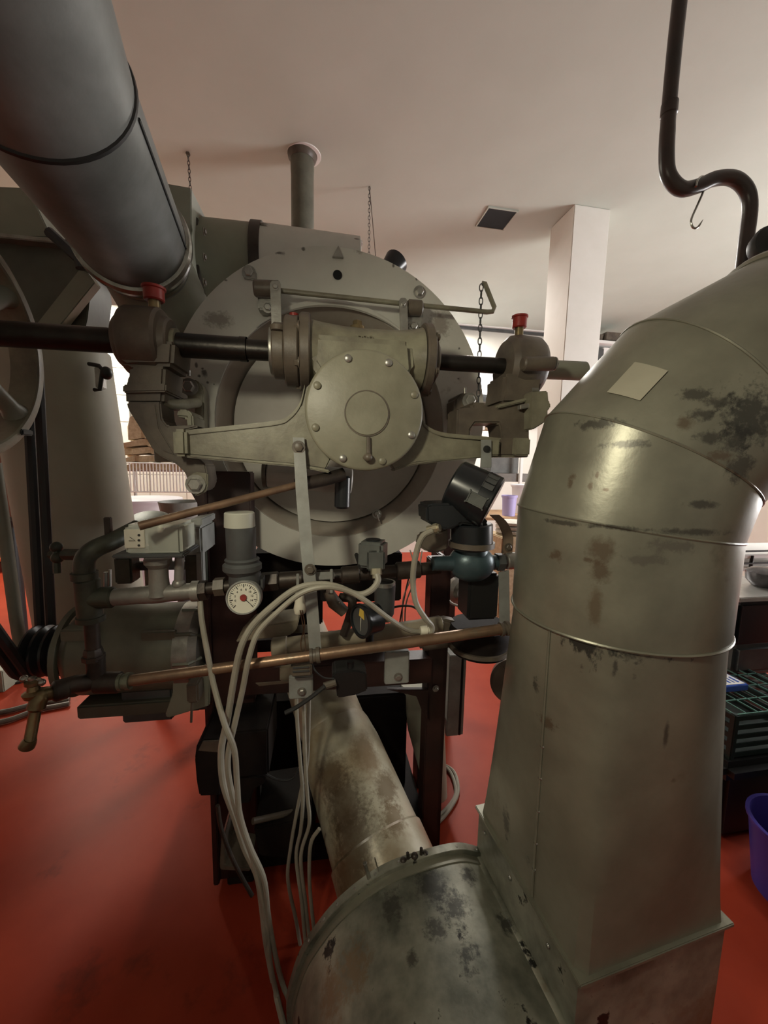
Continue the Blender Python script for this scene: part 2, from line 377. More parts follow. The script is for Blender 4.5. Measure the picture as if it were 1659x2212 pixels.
# face plate: ring with an eccentric round opening
t = bmesh.new(); n = 96; outer = []; inner = []; outer2 = []; inner2 = []; back = []
for i in range(n):
    a = 2*PI*i/n; ca, sa = math.cos(a), math.sin(a)
    outer.append(t.verts.new(mp(DU+DR*ca, DD+.004, DZ+DR*sa))); outer2.append(t.verts.new(mp(DU+(DR+.004)*ca, DD+.028, DZ+(DR+.004)*sa)))
    inner.append(t.verts.new(mp(OU+OR*ca, DD, OZ+OR*sa))); inner2.append(t.verts.new(mp(OU+OR*ca, DD+.028, OZ+OR*sa)))
for i in range(n):
    j = (i+1) % n
    t.faces.new((outer[i], outer[j], inner[j], inner[i])); t.faces.new((outer2[i], outer2[j], outer[j], outer[i]))
    t.faces.new((inner[i], inner[j], inner2[j], inner2[i])); t.faces.new((inner2[i], inner2[j], outer2[j], outer2[i]))
b = B(); b._add(t); fp = ro.part('face_plate', b, 'face')
b = B(); rv = []
b.lathe(mp(OU, DD+.012, OZ), Y, [(0, OR-.001), (.11, .385), (.115, .385), (.115, OR+.01), (.0, OR+.01), (0, OR-.001)], 72)
ro.part('opening_reveal', b, 'reveal', 'rusty conical reveal of the drum opening')
b = B(); b.lathe(mp(OU, DD+.10, OZ), Y, [(0, 0), (0, .384), (.02, .384), (.02, 0)], 72); ro.part('inner_plate', b, 'recess')
b = B(); b.lathe(mp(DU, DD+.03, DZ), Y, [(0, .535), (0, .545), (.95, .545), (.95, 0), (.10, 0), (.10, .535), (0, .535)], 64); ro.part('drum_shell', b, 'olive')
# raised rolled lip over the opening
b = B(); lip = [mp(OU+(OR+.002)*math.cos(a), DD-.014, OZ+(OR+.002)*math.sin(a)) for a in [math.radians(50+i*80/20) for i in range(21)]]
b.tube(lip, [.002+.011*math.sin(PI*i/20) for i in range(21)], 8); ro.part('lip', b, 'face')
# round hole, tag, bolts on the face
b = B(); h0 = M.Q(729, 594, DD-.001); b.lathe(h0, Y, [(-.002, 0), (-.002, .0165), (0, .0165)], 20); ro.sub(fp, 'spy_hole', b, 'hole', 'small black hole in face plate')
b = B(); b.prism(opx([(718, 554), (731, 530), (742, 556)], DD-.01), Y*.012, .001); ro.sub(fp, 'lifting_lug', b, 'steel')
def bolt(px, py, d, rpx=9, h=.014, m='steel'):
    p = M.Q(px, py, d); q = B(); q.hexn(p, -Y, S(rpx, p), h); return q
for (x, y, r) in ((906, 631, 9), (538, 589, 10), (889, 692, 7), (1002, 862, 9)):
    ro.sub(fp, 'bolt', bolt(x, y, DD, r), 'steel')
b = B(); p = M.Q(541, 596, DD); b.box(p, (S(26, p), .01, S(16, p)), M, .003); ro.sub(fp, 'latch', b, 'steel')
# legs and cross beams
def legbox(b, px0, px1, z0, z1, d0, d1):
    u0 = M.Q(px0, 1400, d0).dot(X); u1 = M.Q(px1, 1400, d0).dot(X)
    return b.box(mp((u0+u1)/2, (d0+d1)/2, (z0+z1)/2), (u1-u0, d1-d0, z1-z0), M, .004)
b = B(); legbox(b, 442, 548, .03, 1.62, 1.40, 1.48); legbox(b, 442, 456, .03, 1.62, 1.38, 1.62); ro.part('leg', b, 'darkred')
b = B(); legbox(b, 926, 968, .03, 1.30, 1.38, 1.46); legbox(b, 958, 968, .03, 1.30, 1.38, 1.60); ro.part('leg', b, 'darkred')
for px in (460, 960):
    u = M.Q(px, 1400, 2.3).dot(X); b = B(); b.box(mp(u, 2.3, .75), (.09, .09, 1.45), M, .004); ro.part('leg', b, 'darkred')
b = B(); legbox(b, 500, 935, M.Q(700, 1492, 1.36).z, M.Q(700, 1437, 1.36).z, 1.36, 1.44)
g = opx([(836, 1490), (930, 1490), (930, 1560), (915, 1545), (900, 1505)], 1.38); b.prism(g, Y*.02, .002)
ro.part('cross_beam', b, 'darkred')
b = B(); b.box(mp(.02, 1.55, M.Q(700, 1383, 1.55).z), (.95, .06, .05), M, .004); ro.part('cross_beam', b, 'darkred')
b = B(); b.box(mp(.04, 1.50, .04), (.80, .10, .08), M, .004); b.box(mp(-.32, 1.9, .05), (.1, 1.0, .1), M, .004); b.box(mp(.40, 1.9, .05), (.1, 1.0, .1), M, .004); ro.part('base_frame', b, 'nearblack')
b = B(); b.box(mp(.06, 2.05, .32), (.68, .75, .52), M, .01); ro.part('lower_casing', b, 'nearblack')
b = B(); bpx(b, 545, 1195, 697, 1352, 1.66, 2.1, M, .006); bpx(b, 745, 1195, 868, 1300, 1.66, 2.1, M, .006); bpx(b, 690, 1195, 750, 1268, 1.70, 2.1, M, .004); ro.part('burner_casing', b, 'nearblack')
for (px, py) in ((941, 1487), (700, 1475)):
    ro.part('bolt', bolt(px, py, 1.375, 5, .01), 'steel')
# struts from the left leg up to the pedestal foot
b = B(); b.prism(opx([(404, 1050), (446, 1050), (470, 1110), (446, 1120), (424, 1085)], 1.42), Y*.03, .003); ro.part('gusset', b, 'darkred')
BK = (.03, .022, .018)
stains('face', [(M.Q(x, y, 1.5), (r, .05, r*k), BK, .5) for x, y, r, k in ((424, 788, .007, 1.6), (437, 796, .006, .8), (441, 806, .012, 1.4), (430, 812, .007, .9), (448, 826, .006, 1), (462, 830, .004, 1), (655, 537, .008, 1), (850, 572, .006, 1.8), (900, 602, .005, 1.6), (604, 545, .02, .4), (998, 770, .006, 1.2), (992, 752, .005, 1.2), (990, 818, .006, .7), (486, 604, .008, .6))]
 +[(M.Q(x, y, 1.5), (r, .05, r*k), (.22, .19, .16), .6) for x, y, r, k in ((780, 535, .03, .7), (950, 700, .05, 1.2), (470, 690, .06, .5), (560, 1040, .07, .6))])
ro.done()

# damper control rod on the face, with its chain
rodd = 1.42
dr = T('damper_rod', 'thin bent steel control rod across the upper face plate', 'rod')
b = B(); b.tube([M.Q(606, 628, rodd), M.Q(860, 655, rodd), M.Q(1052, 674, rodd-.02), M.Q(1064, 673, rodd-.02), M.Q(1068, 664, rodd-.02), M.Q(1047, 612, rodd-.02), M.Q(1042, 612, rodd-.02)], .0085, 10); dr.part('rod', b, 'cast')
for (x0, y0, x1, y1) in ((548, 606, 606, 640), (880, 648, 912, 680)):
    p0 = M.Q(x0, (y0+y1)/2, rodd); p1 = M.Q(x1, (y0+y1)/2+2, rodd)
    b = B(); b.ccyl(p0, p1, S((y1-y0)/2, p0), .005); p = dr.part('bearing_block', b, 'castdark')
    c = (p0+p1)/2; b = B(); b.box(c+Y*.045-Z*.02, (S(44, c), .06, S(54, c)), M, .006); dr.sub(p, 'foot_plate', b, 'steel')
    b = B(); b.hexn(c-Z*S(36, c)+Y*.012-X*.0, -Y, S(8, c), .013); dr.sub(p, 'bolt', b, 'steel')
for (x, x2, y0, y1) in ((583, 606, 606, 715), (862, 880, 643, 716)):
    b = B(); b.prism(opx([(x, y0+6), (x+4, y0), (x2-4, y0), (x2, y0+6), (x2+2, y1), (x+4, y1)], rodd-.03), Y*.008, .001); p = dr.part('hanger_strip', b, 'steel')
    b = B(); b.hexn(M.Q((x+x2)/2, y0+14, rodd-.03), -Y, .008, .008); dr.sub(p, 'bolt', b, 'steel')
dr.done()
def chain(name, p0, p1, label, L=.026, wr=.0017, m='darkgrey', parts=True):
    p0 = Vector(p0); p1 = Vector(p1); n = max(2, int((p1-p0).length/(L*.78))); ax = (p1-p0).normalized(); a, c, _ = frame_of(ax)
    tt = T(name, label, 'chain')
    for i in range(n):
        ctr = p0+(p1-p0)*((i+.5)/n); s = a if i % 2 else c; pts = []
        for k in range(10):
            an = 2*PI*k/10; pts.append(ctr+ax*(math.cos(an)*L*.5)+s*(math.sin(an)*L*.24))
        b = B(); b.tube(pts, wr, 5, closed=True); tt.part('link', b, m)
    tt.done()
chain('pull_chain', M.Q(1040, 614, rodd-.02), M.Q(1033, 870, rodd-.02), 'small chain hanging from the bent end of the control rod', L=.028, wr=.0021)

# ================================================================== drive shaft and gearbox
SZ, SD = 1.993, 1.27
b = B(); b.lathe(mp(-1.25, SD, SZ), X, [(0, 0), (0, .0345), (1.0, .0345), (1.0, .036), (1.02, .036)], 28)
b.lathe(mp(-.23, SD, SZ), X, [(0, .03), (.55, .030), (.55, .0255), (.95, .0255), (.95, 0)], 28)
t = T('drive_shaft', 'long dark steel shaft running through gearbox and both bearings', 'shaft'); t.part('shaft', b, 'shaft')
p0, p1 = M.Q(1150, 797, SD), M.Q(1264, 802, SD)
b = B(); b.ccyl(p0, p1, S(20, p0), .006); t.part('shaft_cover', b, 'olive', 'pale olive tube cap over shaft end'); t.done()

gb = T('gearbox', 'cast worm gearbox with round bolted cover at centre of drum', 'gearbox')
GC = M.Q(789, 888, 1.10); GU, GZ_ = GC.dot(X), GC.z; GR = .1665
# housing body behind the cover
b = B(); b.lathe(mp(GU, 1.112, GZ_), Y, [(0, 0), (0, GR-.006), (.012, GR-.002), (.10, GR-.01), (.16, GR-.05), (.22, GR-.07), (.22, 0)], 64); ro_ = gb.part('wheel_housing', b, 'cast')
b = B(); b.lathe(mp(GU, 1.096, GZ_), Y, [(0, 0), (0, GR-.008), (.003, GR-.002), (.006, GR), (.014, GR), (.014, 0)], 72); cv = gb.part('round_cover', b, 'cover')
b = B()
t_ = B(); cc = M.Q(793, 893, 1.094)
t_.lathe(cc-Y*.0, Y, [(-.003, 0), (-.003, .0585), (-.0015, .060), (.004, .060), (.004, 0)], 48); gb.sub(cv, 'hub_disc', t_, 'cover')
b = B(); b.lathe(cc+Y*.002, Y, [(-.0032, .0605), (-.0032, .0635), (0, .0635)], 48); gb.sub(cv, 'hub_groove', b, 'castdark')
for k in range(8):
    a = math.radians(20+45*k); b = B(); b.lathe(mp(GU+(GR-.02)*math.cos(a), 1.097, GZ_+(GR-.02)*math.sin(a)), -Y, [(0, 0), (0, .0105), (.006, .0105), (.0085, .007), (.009, 0)], 14)
    gb.sub(cv, 'bolt', b, 'steel' if k in (1, 2, 5, 7) else 'cast')
b = B(); b.tube([M.Q(796, 944, 1.088), M.Q(796, 980, 1.086)], .0055, 8); b.ball(M.Q(795, 988, 1.082), .0125); b.ball(M.Q(789, 988, 1.086), .007); gb.sub(cv, 'drain_cock', b, 'castdark')
# worm barrel around the shaft
ub0, ub1 = M.Q(672, 755, SD).dot(X), M.Q(906, 765, SD).dot(X)
b = B(); b.lathe(mp(ub0, SD, SZ), X, [(0, 0), (0, .098), (.03, .092), (.10, .085), ((ub1-ub0)/2, .083), (ub1-ub0-.07, .085), (ub1-ub0-.02, .092), (ub1-ub0, .098), (ub1-ub0, 0)], 40)
wb = gb.part('worm_barrel', b, 'cast')
# saddle between barrel and wheel housing
b = B(); b.prism([mp(GU-.15, 1.16, SZ+.03), mp(GU+.145, 1.16, SZ+.03), mp(GU+.155, 1.16, SZ-.06), mp(GU+.10, 1.16, SZ-.14), mp(GU-.10, 1.16, SZ-.14), mp(GU-.155, 1.16, SZ-.05)], Y*.16, .02); gb.part('saddle', b, 'cast')
# left flange stack
def flange(u0, u1, r, seg=8, m='castdark', rot=PI/8):
    q = B(); q.lathe(mp(u0, SD, SZ), X, [(0, 0), (0, r-.004), (.004, r), (u1-u0-.004, r), (u1-u0, r-.004), (u1-u0, 0)], seg, rot); return q
uq = lambda px: M.Q(px, 755, SD).dot(X)
p = gb.part('bearing_flange', flange(uq(650), uq(672), .115, 32), 'castdark')
for k in range(6):
    a = PI/6+k*PI/3
    b = B(); b.hexn(mp(uq(650), SD+.1*math.cos(a), SZ+.1*math.sin(a)), -X, .011, .014); gb.sub(p, 'bolt', b, 'castdark')
gb.part('bearing_flange', flange(uq(618), uq(648), .105, 32), 'castdark')
gb.part('bearing_collar', flange(uq(592), uq(618), .082, 36), 'castdark')
b = B(); b.lathe(mp(uq(585), SD, SZ), X, [(0, .036), (0, .068), (.003, .072), (.014, .072), (.014, .036)], 40); gb.part('seal_ring', b, 'steel')
p = gb.part('bearing_flange', flange(uq(908), uq(926), .112, 32), 'castdark')
for k in range(6):
    a = PI/6+k*PI/3
    b = B(); b.hexn(mp(uq(926), SD+.097*math.cos(a), SZ+.097*math.sin(a)), X, .010, .012); gb.sub(p, 'bolt', b, 'castdark')
gb.part('bearing_collar', flange(uq(926), uq(938), .075, 36), 'castdark')
b = B(); b.lathe(mp(uq(938), SD, SZ), X, [(0, 0), (0, .058), (.008, .056), (.01, .045), (.01, 0)], 36); gb.part('seal_ring', b, 'steel')
# filler plug and grease cap, embossed figures
p = M.Q(772, 702, SD); b = B(); b.lathe(mp(p.dot(X), SD, SZ+.078), Z, [(0, 0), (0, .026), (.012, .024), (.014, .018), (.014, 0)], 18); b.hexn(mp(p.dot(X), SD, SZ+.09), Z, .016, .018, False); gb.part('filler_plug', b, 'brass')
p = M.Q(635, 690, 1.24); b = B(); b.lathe(p-Z*.02, Z, [(0, 0), (0, .009), (.018, .009), (.018, .013), (.036, .0135), (.037, .011), (.037, 0)], 16); gb.part('grease_cap', b, 'red', 'small red grease cap')
b = B(); b.lathe(M.Q(600, 715, 1.2)+Z*.0, Z, [(0, 0), (0, .02), (.012, .024), (.02, .012), (.02, 0)], 14); gb.part('boss', b, 'castdark')
fc = bpy.data.curves.new('figures', 'FONT'); fc.body = '330'; fc.size = .032; fc.extrude = .0018; fc.align_x = 'CENTER'
fo = bpy.data.objects.new('figures', fc); COL.objects.link(fo); fo.matrix_world = Matrix.Translation(M.Q(790, 740, SD-.086)) @ (M.m @ Matrix.Rotation(PI/2-.25, 3, 'X')).to_4x4()
bpy.context.view_layer.update()
fm = bpy.data.meshes.new_from_object(fo); fm.transform(fo.matrix_world); b = B(); b.m.from_mesh(fm); bpy.data.objects.remove(fo)
gb.sub(wb, 'embossed_figures', b, 'cast')
gb.done()

# cast cross arm carrying the gearbox
ca = T('support_arm', 'wide cast iron cross arm bolted left and right behind gearbox cover', 'bracket')
LA = [(396, 934), (480, 926), (596, 914), (628, 900), (650, 874), (660, 838), (700, 800), (720, 980), (704, 1014), (640, 1004), (560, 997), (396, 982)]
b = B(); b.prism(opx(LA, 1.150), Y*.035, .004); ca.part('web', b, 'cast')
top = [(392, 930), (480, 921), (596, 908), (626, 895), (648, 868), (658, 830)]
bb = B(); pts = sm(opx(top, 1.145), 6); vs = pts+[q+(-Z*.013) for q in pts[::-1]]; bb.prism(vs, Y*.055, .003); ca.part('rib', bb, 'cast')
b = B(); pts = sm(opx([(396, 988), (560, 1002), (640, 1009), (712, 1022)], 1.145), 4); b.prism(pts+[q+Z*.009 for q in pts[::-1]], Y*.055, .003); ca.part('rib', b, 'cast')
RA = [(870, 850), (912, 905), (926, 928), (960, 944), (1040, 952), (1100, 958), (1142, 958), (1142, 984), (1040, 986), (900, 1000), (850, 1014), (830, 980)]
b = B(); b.prism(opx(RA, 1.150), Y*.035, .004); ca.part('web', b, 'cast')
top = [(908, 895), (922, 918), (958, 934), (1040, 942), (1100, 948)]
b = B(); pts = sm(opx(top, 1.145), 6); b.prism(pts+[q-Z*.012 for q in pts[::-1]], Y*.055, .003); ca.part('rib', b, 'cast')
b = B(); pts = sm(opx([(850, 1018), (900, 1004), (1040, 989), (1142, 988)], 1.145), 4); b.prism(pts+[q+Z*.008 for q in pts[::-1]], Y*.055, .003); ca.part('rib', b, 'cast')
b = B(); b.box(M.Q(400, 958, 1.17), (.035, .09, S(56, M.Q(400, 958, 1.17))), M, .008); ca.part('end_boss', b, 'cast')
for (x0, x1) in ((1062, 1080), (1080, 1112), (1112, 1146)):
    b = B(); bpx(b, x0, 946 if x0 > 1070 else 950, x1, 984, 1.125 if x0 != 1080 else 1.14, 1.24, M, .004); ca.part('end_boss', b, 'castdark' if x0 == 1080 else 'cast')
ca.done()

# left bearing pedestal
def upx(px, d=SD, py=735): return M.Q(px, py, d).dot(X)
lp = T('bearing_pedestal', 'brown cast bearing stand with red grease cup on left of drum', 'bearing', 'shaft bearing stands')
ua, ub_, uc, ud = upx(262), upx(276), upx(360), upx(376)
b = B(); b.lathe(mp(ua, SD, SZ), X, [(0, 0), (0, .068), (.006, .074), (ub_-ua, .076), (ub_-ua+.004, .092), (ub_-ua+.012, .097), (uc-ua-.010, .097), (uc-ua-.002, .090), (uc-ua, .076), (ud-ua-.005, .072), (ud-ua, .066), (ud-ua, 0)], 40); lp.part('bearing_housing', b, 'castdark')
b = B(); b.lathe(mp(ud, SD, SZ), X, [(0, .034), (0, .046), (.012, .046), (.012, .034)], 28); lp.part('seal_ring', b, 'cast')
b = B(); b.prism(opx([(252, 735), (250, 778), (272, 792), (300, 790), (372, 790), (376, 735)], 1.20), Y*.15, .01); lp.part('housing_base', b, 'castdark')
b = B(); b.prism(opx([(278, 790), (276, 818), (268, 832), (270, 872), (352, 872), (356, 790)], 1.20), Y*.15, .008); lp.part('column_block', b, 'castdark')
b = B(); b.prism(opx([(264, 830), (264, 848), (358, 846), (358, 828)], 1.185), Y*.18, .004); lp.part('foot_flange', b, 'castdark')
OUTL = [(272, 868), (276, 884), (300, 922), (330, 972), (346, 986), (380, 1002), (400, 1022), (408, 1050), (424, 1066), (442, 1060), (450, 1040), (444, 1004), (430, 990), (396, 988), (396, 930), (430, 922), (420, 918), (362, 920), (350, 906), (346, 868)]
b = B(); b.prism(opx(OUTL, 1.19), Y*.10, .006); lp.part('curved_arm', b, 'castdark')
b = B(); b.prism(opx([(300, 872), (336, 872), (344, 925), (380, 985), (350, 975), (318, 930)], 1.186), Y*.01, .003); lp.part('web_panel', b, 'castdark')
p0 = M.Q(334, 668, SD); b = B(); b.lathe(mp(p0.dot(X), SD, SZ+.09), Z, [(0, 0), (0, .016), (.028, .016), (.03, .0)], 16); q = lp.part('stem', b, 'brass')
b = B(); b.lathe(mp(p0.dot(X), SD, SZ+.118), Z, [(0, 0), (0, .024), (.003, .0275), (.03, .0275), (.032, .032), (.038, .032), (.039, .028), (.039, 0)], 24); lp.part('grease_cup', b, 'red', 'red screw-down grease cup')
# upper tie to the face plate
b = B(); b.tube(sm([M.Q(347, 868, 1.23), M.Q(372, 873, 1.27), M.Q(400, 873, 1.33), M.Q(426, 870, 1.42)], 5), .016, 12); lp.part('tie_arm', b, 'cast')
b = B(); b.prism(opx([(384, 884), (404, 884), (416, 896), (418, 922), (404, 922), (402, 902), (380, 900)], 1.24), Y*.12, .005); lp.part('tie_bracket', b, 'cast')
b = B(); b.prism(opx([(388, 864), (388, 846), (392, 828), (402, 819), (418, 818), (432, 826), (440, 842), (440, 930), (420, 930), (420, 868)], 1.44), Y*.055, .006); p = lp.part('mounting_lug', b, 'cast')
b = B(); b.hexn(M.Q(409, 836, 1.44), -Y, .020, .018); b.cyl(M.Q(408, 812, 1.45), M.Q(408, 800, 1.45), .006); lp.sub(p, 'bolt', b, 'steel')
b = B(); b.prism(opx([(406, 1030), (408, 1060), (424, 1072), (444, 1062), (449, 1046), (448, 1022), (420, 1020)], 1.165), Y*.02, .003); p = lp.part('mounting_lug', b, 'cast')
b = B(); b.hexn(M.Q(423, 1046, 1.165), -Y, .019, .017); lp.sub(p, 'bolt', b, 'steel')
lp.done()

# right bearing pedestal
rp = T('bearing_pedestal', 'dark cast bearing stand with red grease cup on right of drum', 'bearing', 'shaft bearing stands')
u0, u1 = upx(1086, SD, 800), upx(1160, SD, 800)
b = B(); b.lathe(mp(u0, SD, SZ), X, [(0, 0), (0, .080), (.015, .096), (.04, .100), (u1-u0-.02, .097), (u1-u0-.004, .086), (u1-u0, .07), (u1-u0, 0)], 36); rp.part('bearing_housing', b, 'castdark')
b = B(); p0 = M.Q(1128, 786, 1.16); p1 = M.Q(1196, 786, 1.16); b.ccyl(p0, p1, S(15, p0), .005); q = rp.part('clamp_boss', b, 'castdark')
b = B(); b.hexn(p1, X, S(10, p0), .012); rp.sub(q, 'bolt', b, 'steel')
b = B(); b.prism(opx([(1090, 806), (1088, 846), (1080, 872), (1150, 872), (1168, 850), (1176, 806)], 1.19), Y*.14, .01); rp.part('housing_base', b, 'castdark')
b = B(); b.prism(opx([(1146, 846), (1184, 844), (1186, 868), (1190, 870), (1190, 882), (1184, 884), (1184, 908), (1152, 928), (1146, 928)], 1.15), Y*.15, .005); rp.part('side_bracket', b, 'cast')
b = B(); b.prism(opx([(988, 882), (1084, 876), (1144, 862), (1144, 955), (1084, 955), (1082, 928), (1078, 914), (1026, 914), (1016, 928), (1016, 950), (986, 945)], 1.19), Y*.10, .005); rp.part('base_block', b, 'castdark')
b = B(); b.prism(opx([(1076, 874), (1150, 856), (1150, 864), (1076, 882)], 1.175), Y*.14, .003); rp.part('shim_plate', b, 'cast')
b = B(); b.prism(opx([(982, 905), (982, 860), (992, 850), (1010, 848), (1022, 858), (1022, 905)], 1.40), Y*.10, .008); q = rp.part('mounting_lug', b, 'castdark')
b = B(); b.hexn(M.Q(1014, 866, 1.40), -Y, .020, .018); b.tube([M.Q(1004, 850, 1.41), M.Q(1004, 838, 1.41)], .005, 8); rp.sub(q, 'bolt', b, 'steel')
b = B(); b.box(M.Q(1010, 895, 1.33), (.06, .22, .05), M, .01); rp.part('tie_arm', b, 'castdark')
b = B(); q0 = M.Q(1120, 735, SD); qu = q0.dot(X); b.lathe(mp(qu, SD, SZ+.10), Z, [(0, 0), (0, .014), (.03, .014), (.03, 0)], 16); rp.part('stem', b, 'brass')
b = B(); b.lathe(mp(qu, SD, SZ+.125), Z, [(0, 0), (0, .020), (.003, .0235), (.032, .0235), (.034, .027), (.039, .027), (.04, .024), (.04, 0)], 24); rp.part('grease_cup', b, 'red', 'red screw-down grease cup')
b = B(); b.prism(opx([(1124, 874), (1146, 870), (1146, 880), (1124, 884)], 1.16), Y*.02, .002); b.cyl(M.Q(1146, 843, 1.2), M.Q(1160, 843, 1.2), .012); rp.part('adjuster', b, 'steel')
rp.done()

# flat hanging strap
hs = T('hanging_strap', 'long pale grey flat strap hanging before the drum from cross arm', 'strap')
pts = [M.Q(645, 945, 1.135), M.Q(652, 1060, 1.11), M.Q(662, 1180, 1.08), M.Q(668, 1240, 1.07), M.Q(673, 1300, 1.06), M.Q(682, 1412, 1.05)]
wv = [S(12, pts[0])*1.0]+[S(13, p) for p in pts[1:]]
b = B(); tt = bmesh.new(); rows = []
for p_, w_ in zip(pts, wv): rows.append([tt.verts.new(p_+X*s*w_+Y*q) for s, q in ((-1, 0), (1, 0), (1, .006), (-1, .006))])
for A_, B_ in zip(rows, rows[1:]):
    for i in range(4): tt.faces.new((A_[i], A_[(i+1) % 4], B_[(i+1) % 4], B_[i]))
tt.faces.new(rows[0][::-1]); tt.faces.new(rows[-1]); b._add(tt); q = hs.part('strap', b, 'greystrap')
for (x, y, d, r) in ((645, 966, 1.13, .013), (670, 1230, 1.068, .011)):
    b = B(); b.hexn(M.Q(x, y, d), -Y, r, .009); hs.sub(q, 'bolt', b, 'castdark')
b = B(); b.prism(opx([(1040, 950), (1062, 950), (1062, 1010), (1040, 1010)], 1.12), Y*.006, .001); 
hs.done()
rs = T('short_strap', 'short grey flat strap hanging at right end of cross arm', 'strap')
q = rs.part('strap', b, 'greystrap'); b = B(); b.lathe(M.Q(1051, 970, 1.12), -Y, [(0, 0), (0, .011), (.006, .010), (.007, 0)], 14); rs.sub(q, 'bolt', b, 'black'); rs.done()

# copper lance below the gearbox
cl = T('sampling_tube', 'long copper tube slanting up to the left under gearbox', 'pipe')
b = B(); b.tube([M.Q(300, 1137, .98), M.Q(400, 1110, 1.03), M.Q(640, 1048, 1.14)], S(9, M.Q(400, 1110, 1.03)), 12); cl.part('copper_tube', b, 'copper')
b = B(); b.tube([M.Q(640, 1048, 1.14), M.Q(700, 1036, 1.17), M.Q(742, 1024, 1.19)], .020, 14); cl.part('sleeve', b, 'oldpipe', 'dark scaled sleeve')
cl.done()
ho = T('discharge_spout', 'short pale horizontal tube stub behind copper tube on drum front', 'pipe')
b = B(); b.ccyl(M.Q(578, 1024, 1.36), M.Q(760, 1040, 1.36), .045, .004); ho.part('stub', b, 'recess')
b = B(); b.lathe(M.Q(577, 1024, 1.36), -X, [(0, 0), (0, .047), (.012, .047), (.012, 0)], 24); ho.part('end_ring', b, 'castdark'); ho.done()
b = B(); b.ccyl(M.Q(741, 1028, 1.24), M.Q(739, 1098, 1.24), S(17, M.Q(740, 1060, 1.24)), .006)
single('oil_cup', b, 'blackgloss', 'black glossy oil cup hanging right under gearbox cover', 'cup')
b = B(); b.hexn(M.Q(814, 1110, DD), -Y, .013, .012); b.tube([M.Q(814, 1112, 1.485), M.Q(819, 1126, 1.485)], .003, 6)
single('door_catch', b, 'steel', 'tiny hooked catch on lower right rim of drum opening', 'catch')
# ================================================================== belt wheel, belts, motor
WU, WR = -1.00, .352
bw = T('belt_wheel', 'big spoked cast iron belt wheel cut off by left picture edge', 'wheel')
b = B(); b.lathe(mp(WU-.09, SD, SZ), X, [(0, WR-.030), (0, WR-.006), (.004, WR), (.02, WR), (.026, WR-.01), (.032, WR), (.055, WR), (.061, WR-.01), (.067, WR), (.086, WR), (.09, WR-.006), (.09, WR-.028), (.085, WR-.032), (.005, WR-.032), (0, WR-.030)], 80); bw.part('rim', b, 'cast')
b = B(); b.lathe(mp(WU-.12, SD, SZ), X, [(0, .0365), (0, .072), (.006, .076), (.144, .076), (.15, .072), (.15, .0365)], 32); bw.part('hub', b, 'castdark')
for k in range(5):
    a = math.radians(-36+72*k); dv = Y*math.cos(a)+Z*math.sin(a); b = B(); q0 = mp(WU-.045, SD, SZ)+dv*.06; q1 = mp(WU-.045, SD, SZ)+dv*(WR-.028)
    ax = (q1-q0).normalized(); b.lathe(q0, ax, [(0, .036), ((q1-q0).length*.6, .026), ((q1-q0).length-.03, .027), ((q1-q0).length, .040)], 16); bw.part('spoke', b, 'olive')
b = B(); b.box(mp(WU+.003, SD+.23, SZ-.255), (.012, .05, .02), M, .004); bw.part('balance_clip', b, 'black')
bw.done()
PD, PZ, PR = 1.50, M.Q(115, 1410, 1.5).z, .072
for i, lab in enumerate(('right one of two thick black drive belts, next to the leaning duct', 'left one of two thick black drive belts from motor to wheel')):
    u = WU-.020-.038*i; pts = []
    C1 = Vector((PD, PZ)); C2 = Vector((SD, SZ)); dv = C2-C1; D = dv.length; base = math.atan2(dv.y, dv.x); al = math.acos((PR-(WR-.004))/D) if False else math.asin((WR-.004-PR)/D)
    # external tangents
    a1 = base+PI/2+al; a2 = base-PI/2-al
    def cp(C, r, a): return mp(u, C.x+r*math.cos(a), C.y+r*math.sin(a))
    n = 16; seq = []
    for k in range(n+1): seq.append(cp(C2, WR-.003, a1+(a2-a1)*k/n))          # over the wheel top
    a2b = a2+2*PI if a2 < a1 else a2
    for k in range(n+1): seq.append(cp(C1, PR, a2b+((a1)-a2b)*k/n))
    b = B(); b.tube(seq, .016, 8, closed=True); single('drive_belt', b, 'rubber', lab, 'belt', 'drive belts')
mo = T('electric_motor', 'olive green electric motor lying behind the steam pipes', 'motor')
um0, um1 = -.90, -.43; MR = .158
def mm(u): return mp(u, PD, PZ+.01)
b = B(); b.lathe(mm(um0), X, [(0, 0), (0, MR*.62), (.02, MR*.80), (.05, MR*.96), (.06, MR), (um1-um0-.09, MR), (um1-um0-.085, MR*.99)], 48); p = mo.part('casing', b, 'motor')
b = B(); b.lathe(mm(um1-.085), X, [(0, MR+.003), (.05, MR+.003), (.075, MR*.9), (.09, MR*.6), (.092, 0)], 48); mo.part('end_bell', b, 'steel')
for k in range(10):
    a = 2*PI*k/10; dv = Y*math.cos(a)+Z*math.sin(a); b = B(); b.tube([mm(um1-.08)+dv*(MR+.002), mm(um1-.03)+dv*(MR+.001), mm(um1)+dv*MR*.75], .007, 6); mo.part('cooling_rib', b, 'motor')
b = B(); b.lathe(mm(um0-.002), X, [(0, MR*.9), (.012, MR+.004), (.03, MR+.004), (.03, MR*.9)], 48); mo.part('front_ring', b, 'motor')
b = B(); b.box(mm(um1-.13)-Y*MR*.8+Z*.085, (.11, .02, .05), M, .003); mo.part('name_plate', b, 'motor')
b = B(); b.box(mm(um0+.09)-Y*MR*.72+Z*.11, (.10, .05, .04), M, .004); mo.part('terminal_cover', b, 'motor')
b = B(); b.lathe(mm(um1-.03)-Y*MR*.72-Z*.02, -Y, [(0, 0), (0, .016), (.01, .016), (.01, .009), (0.002, .009), (.002, 0)], 16); mo.part('eye_hole', b, 'black')
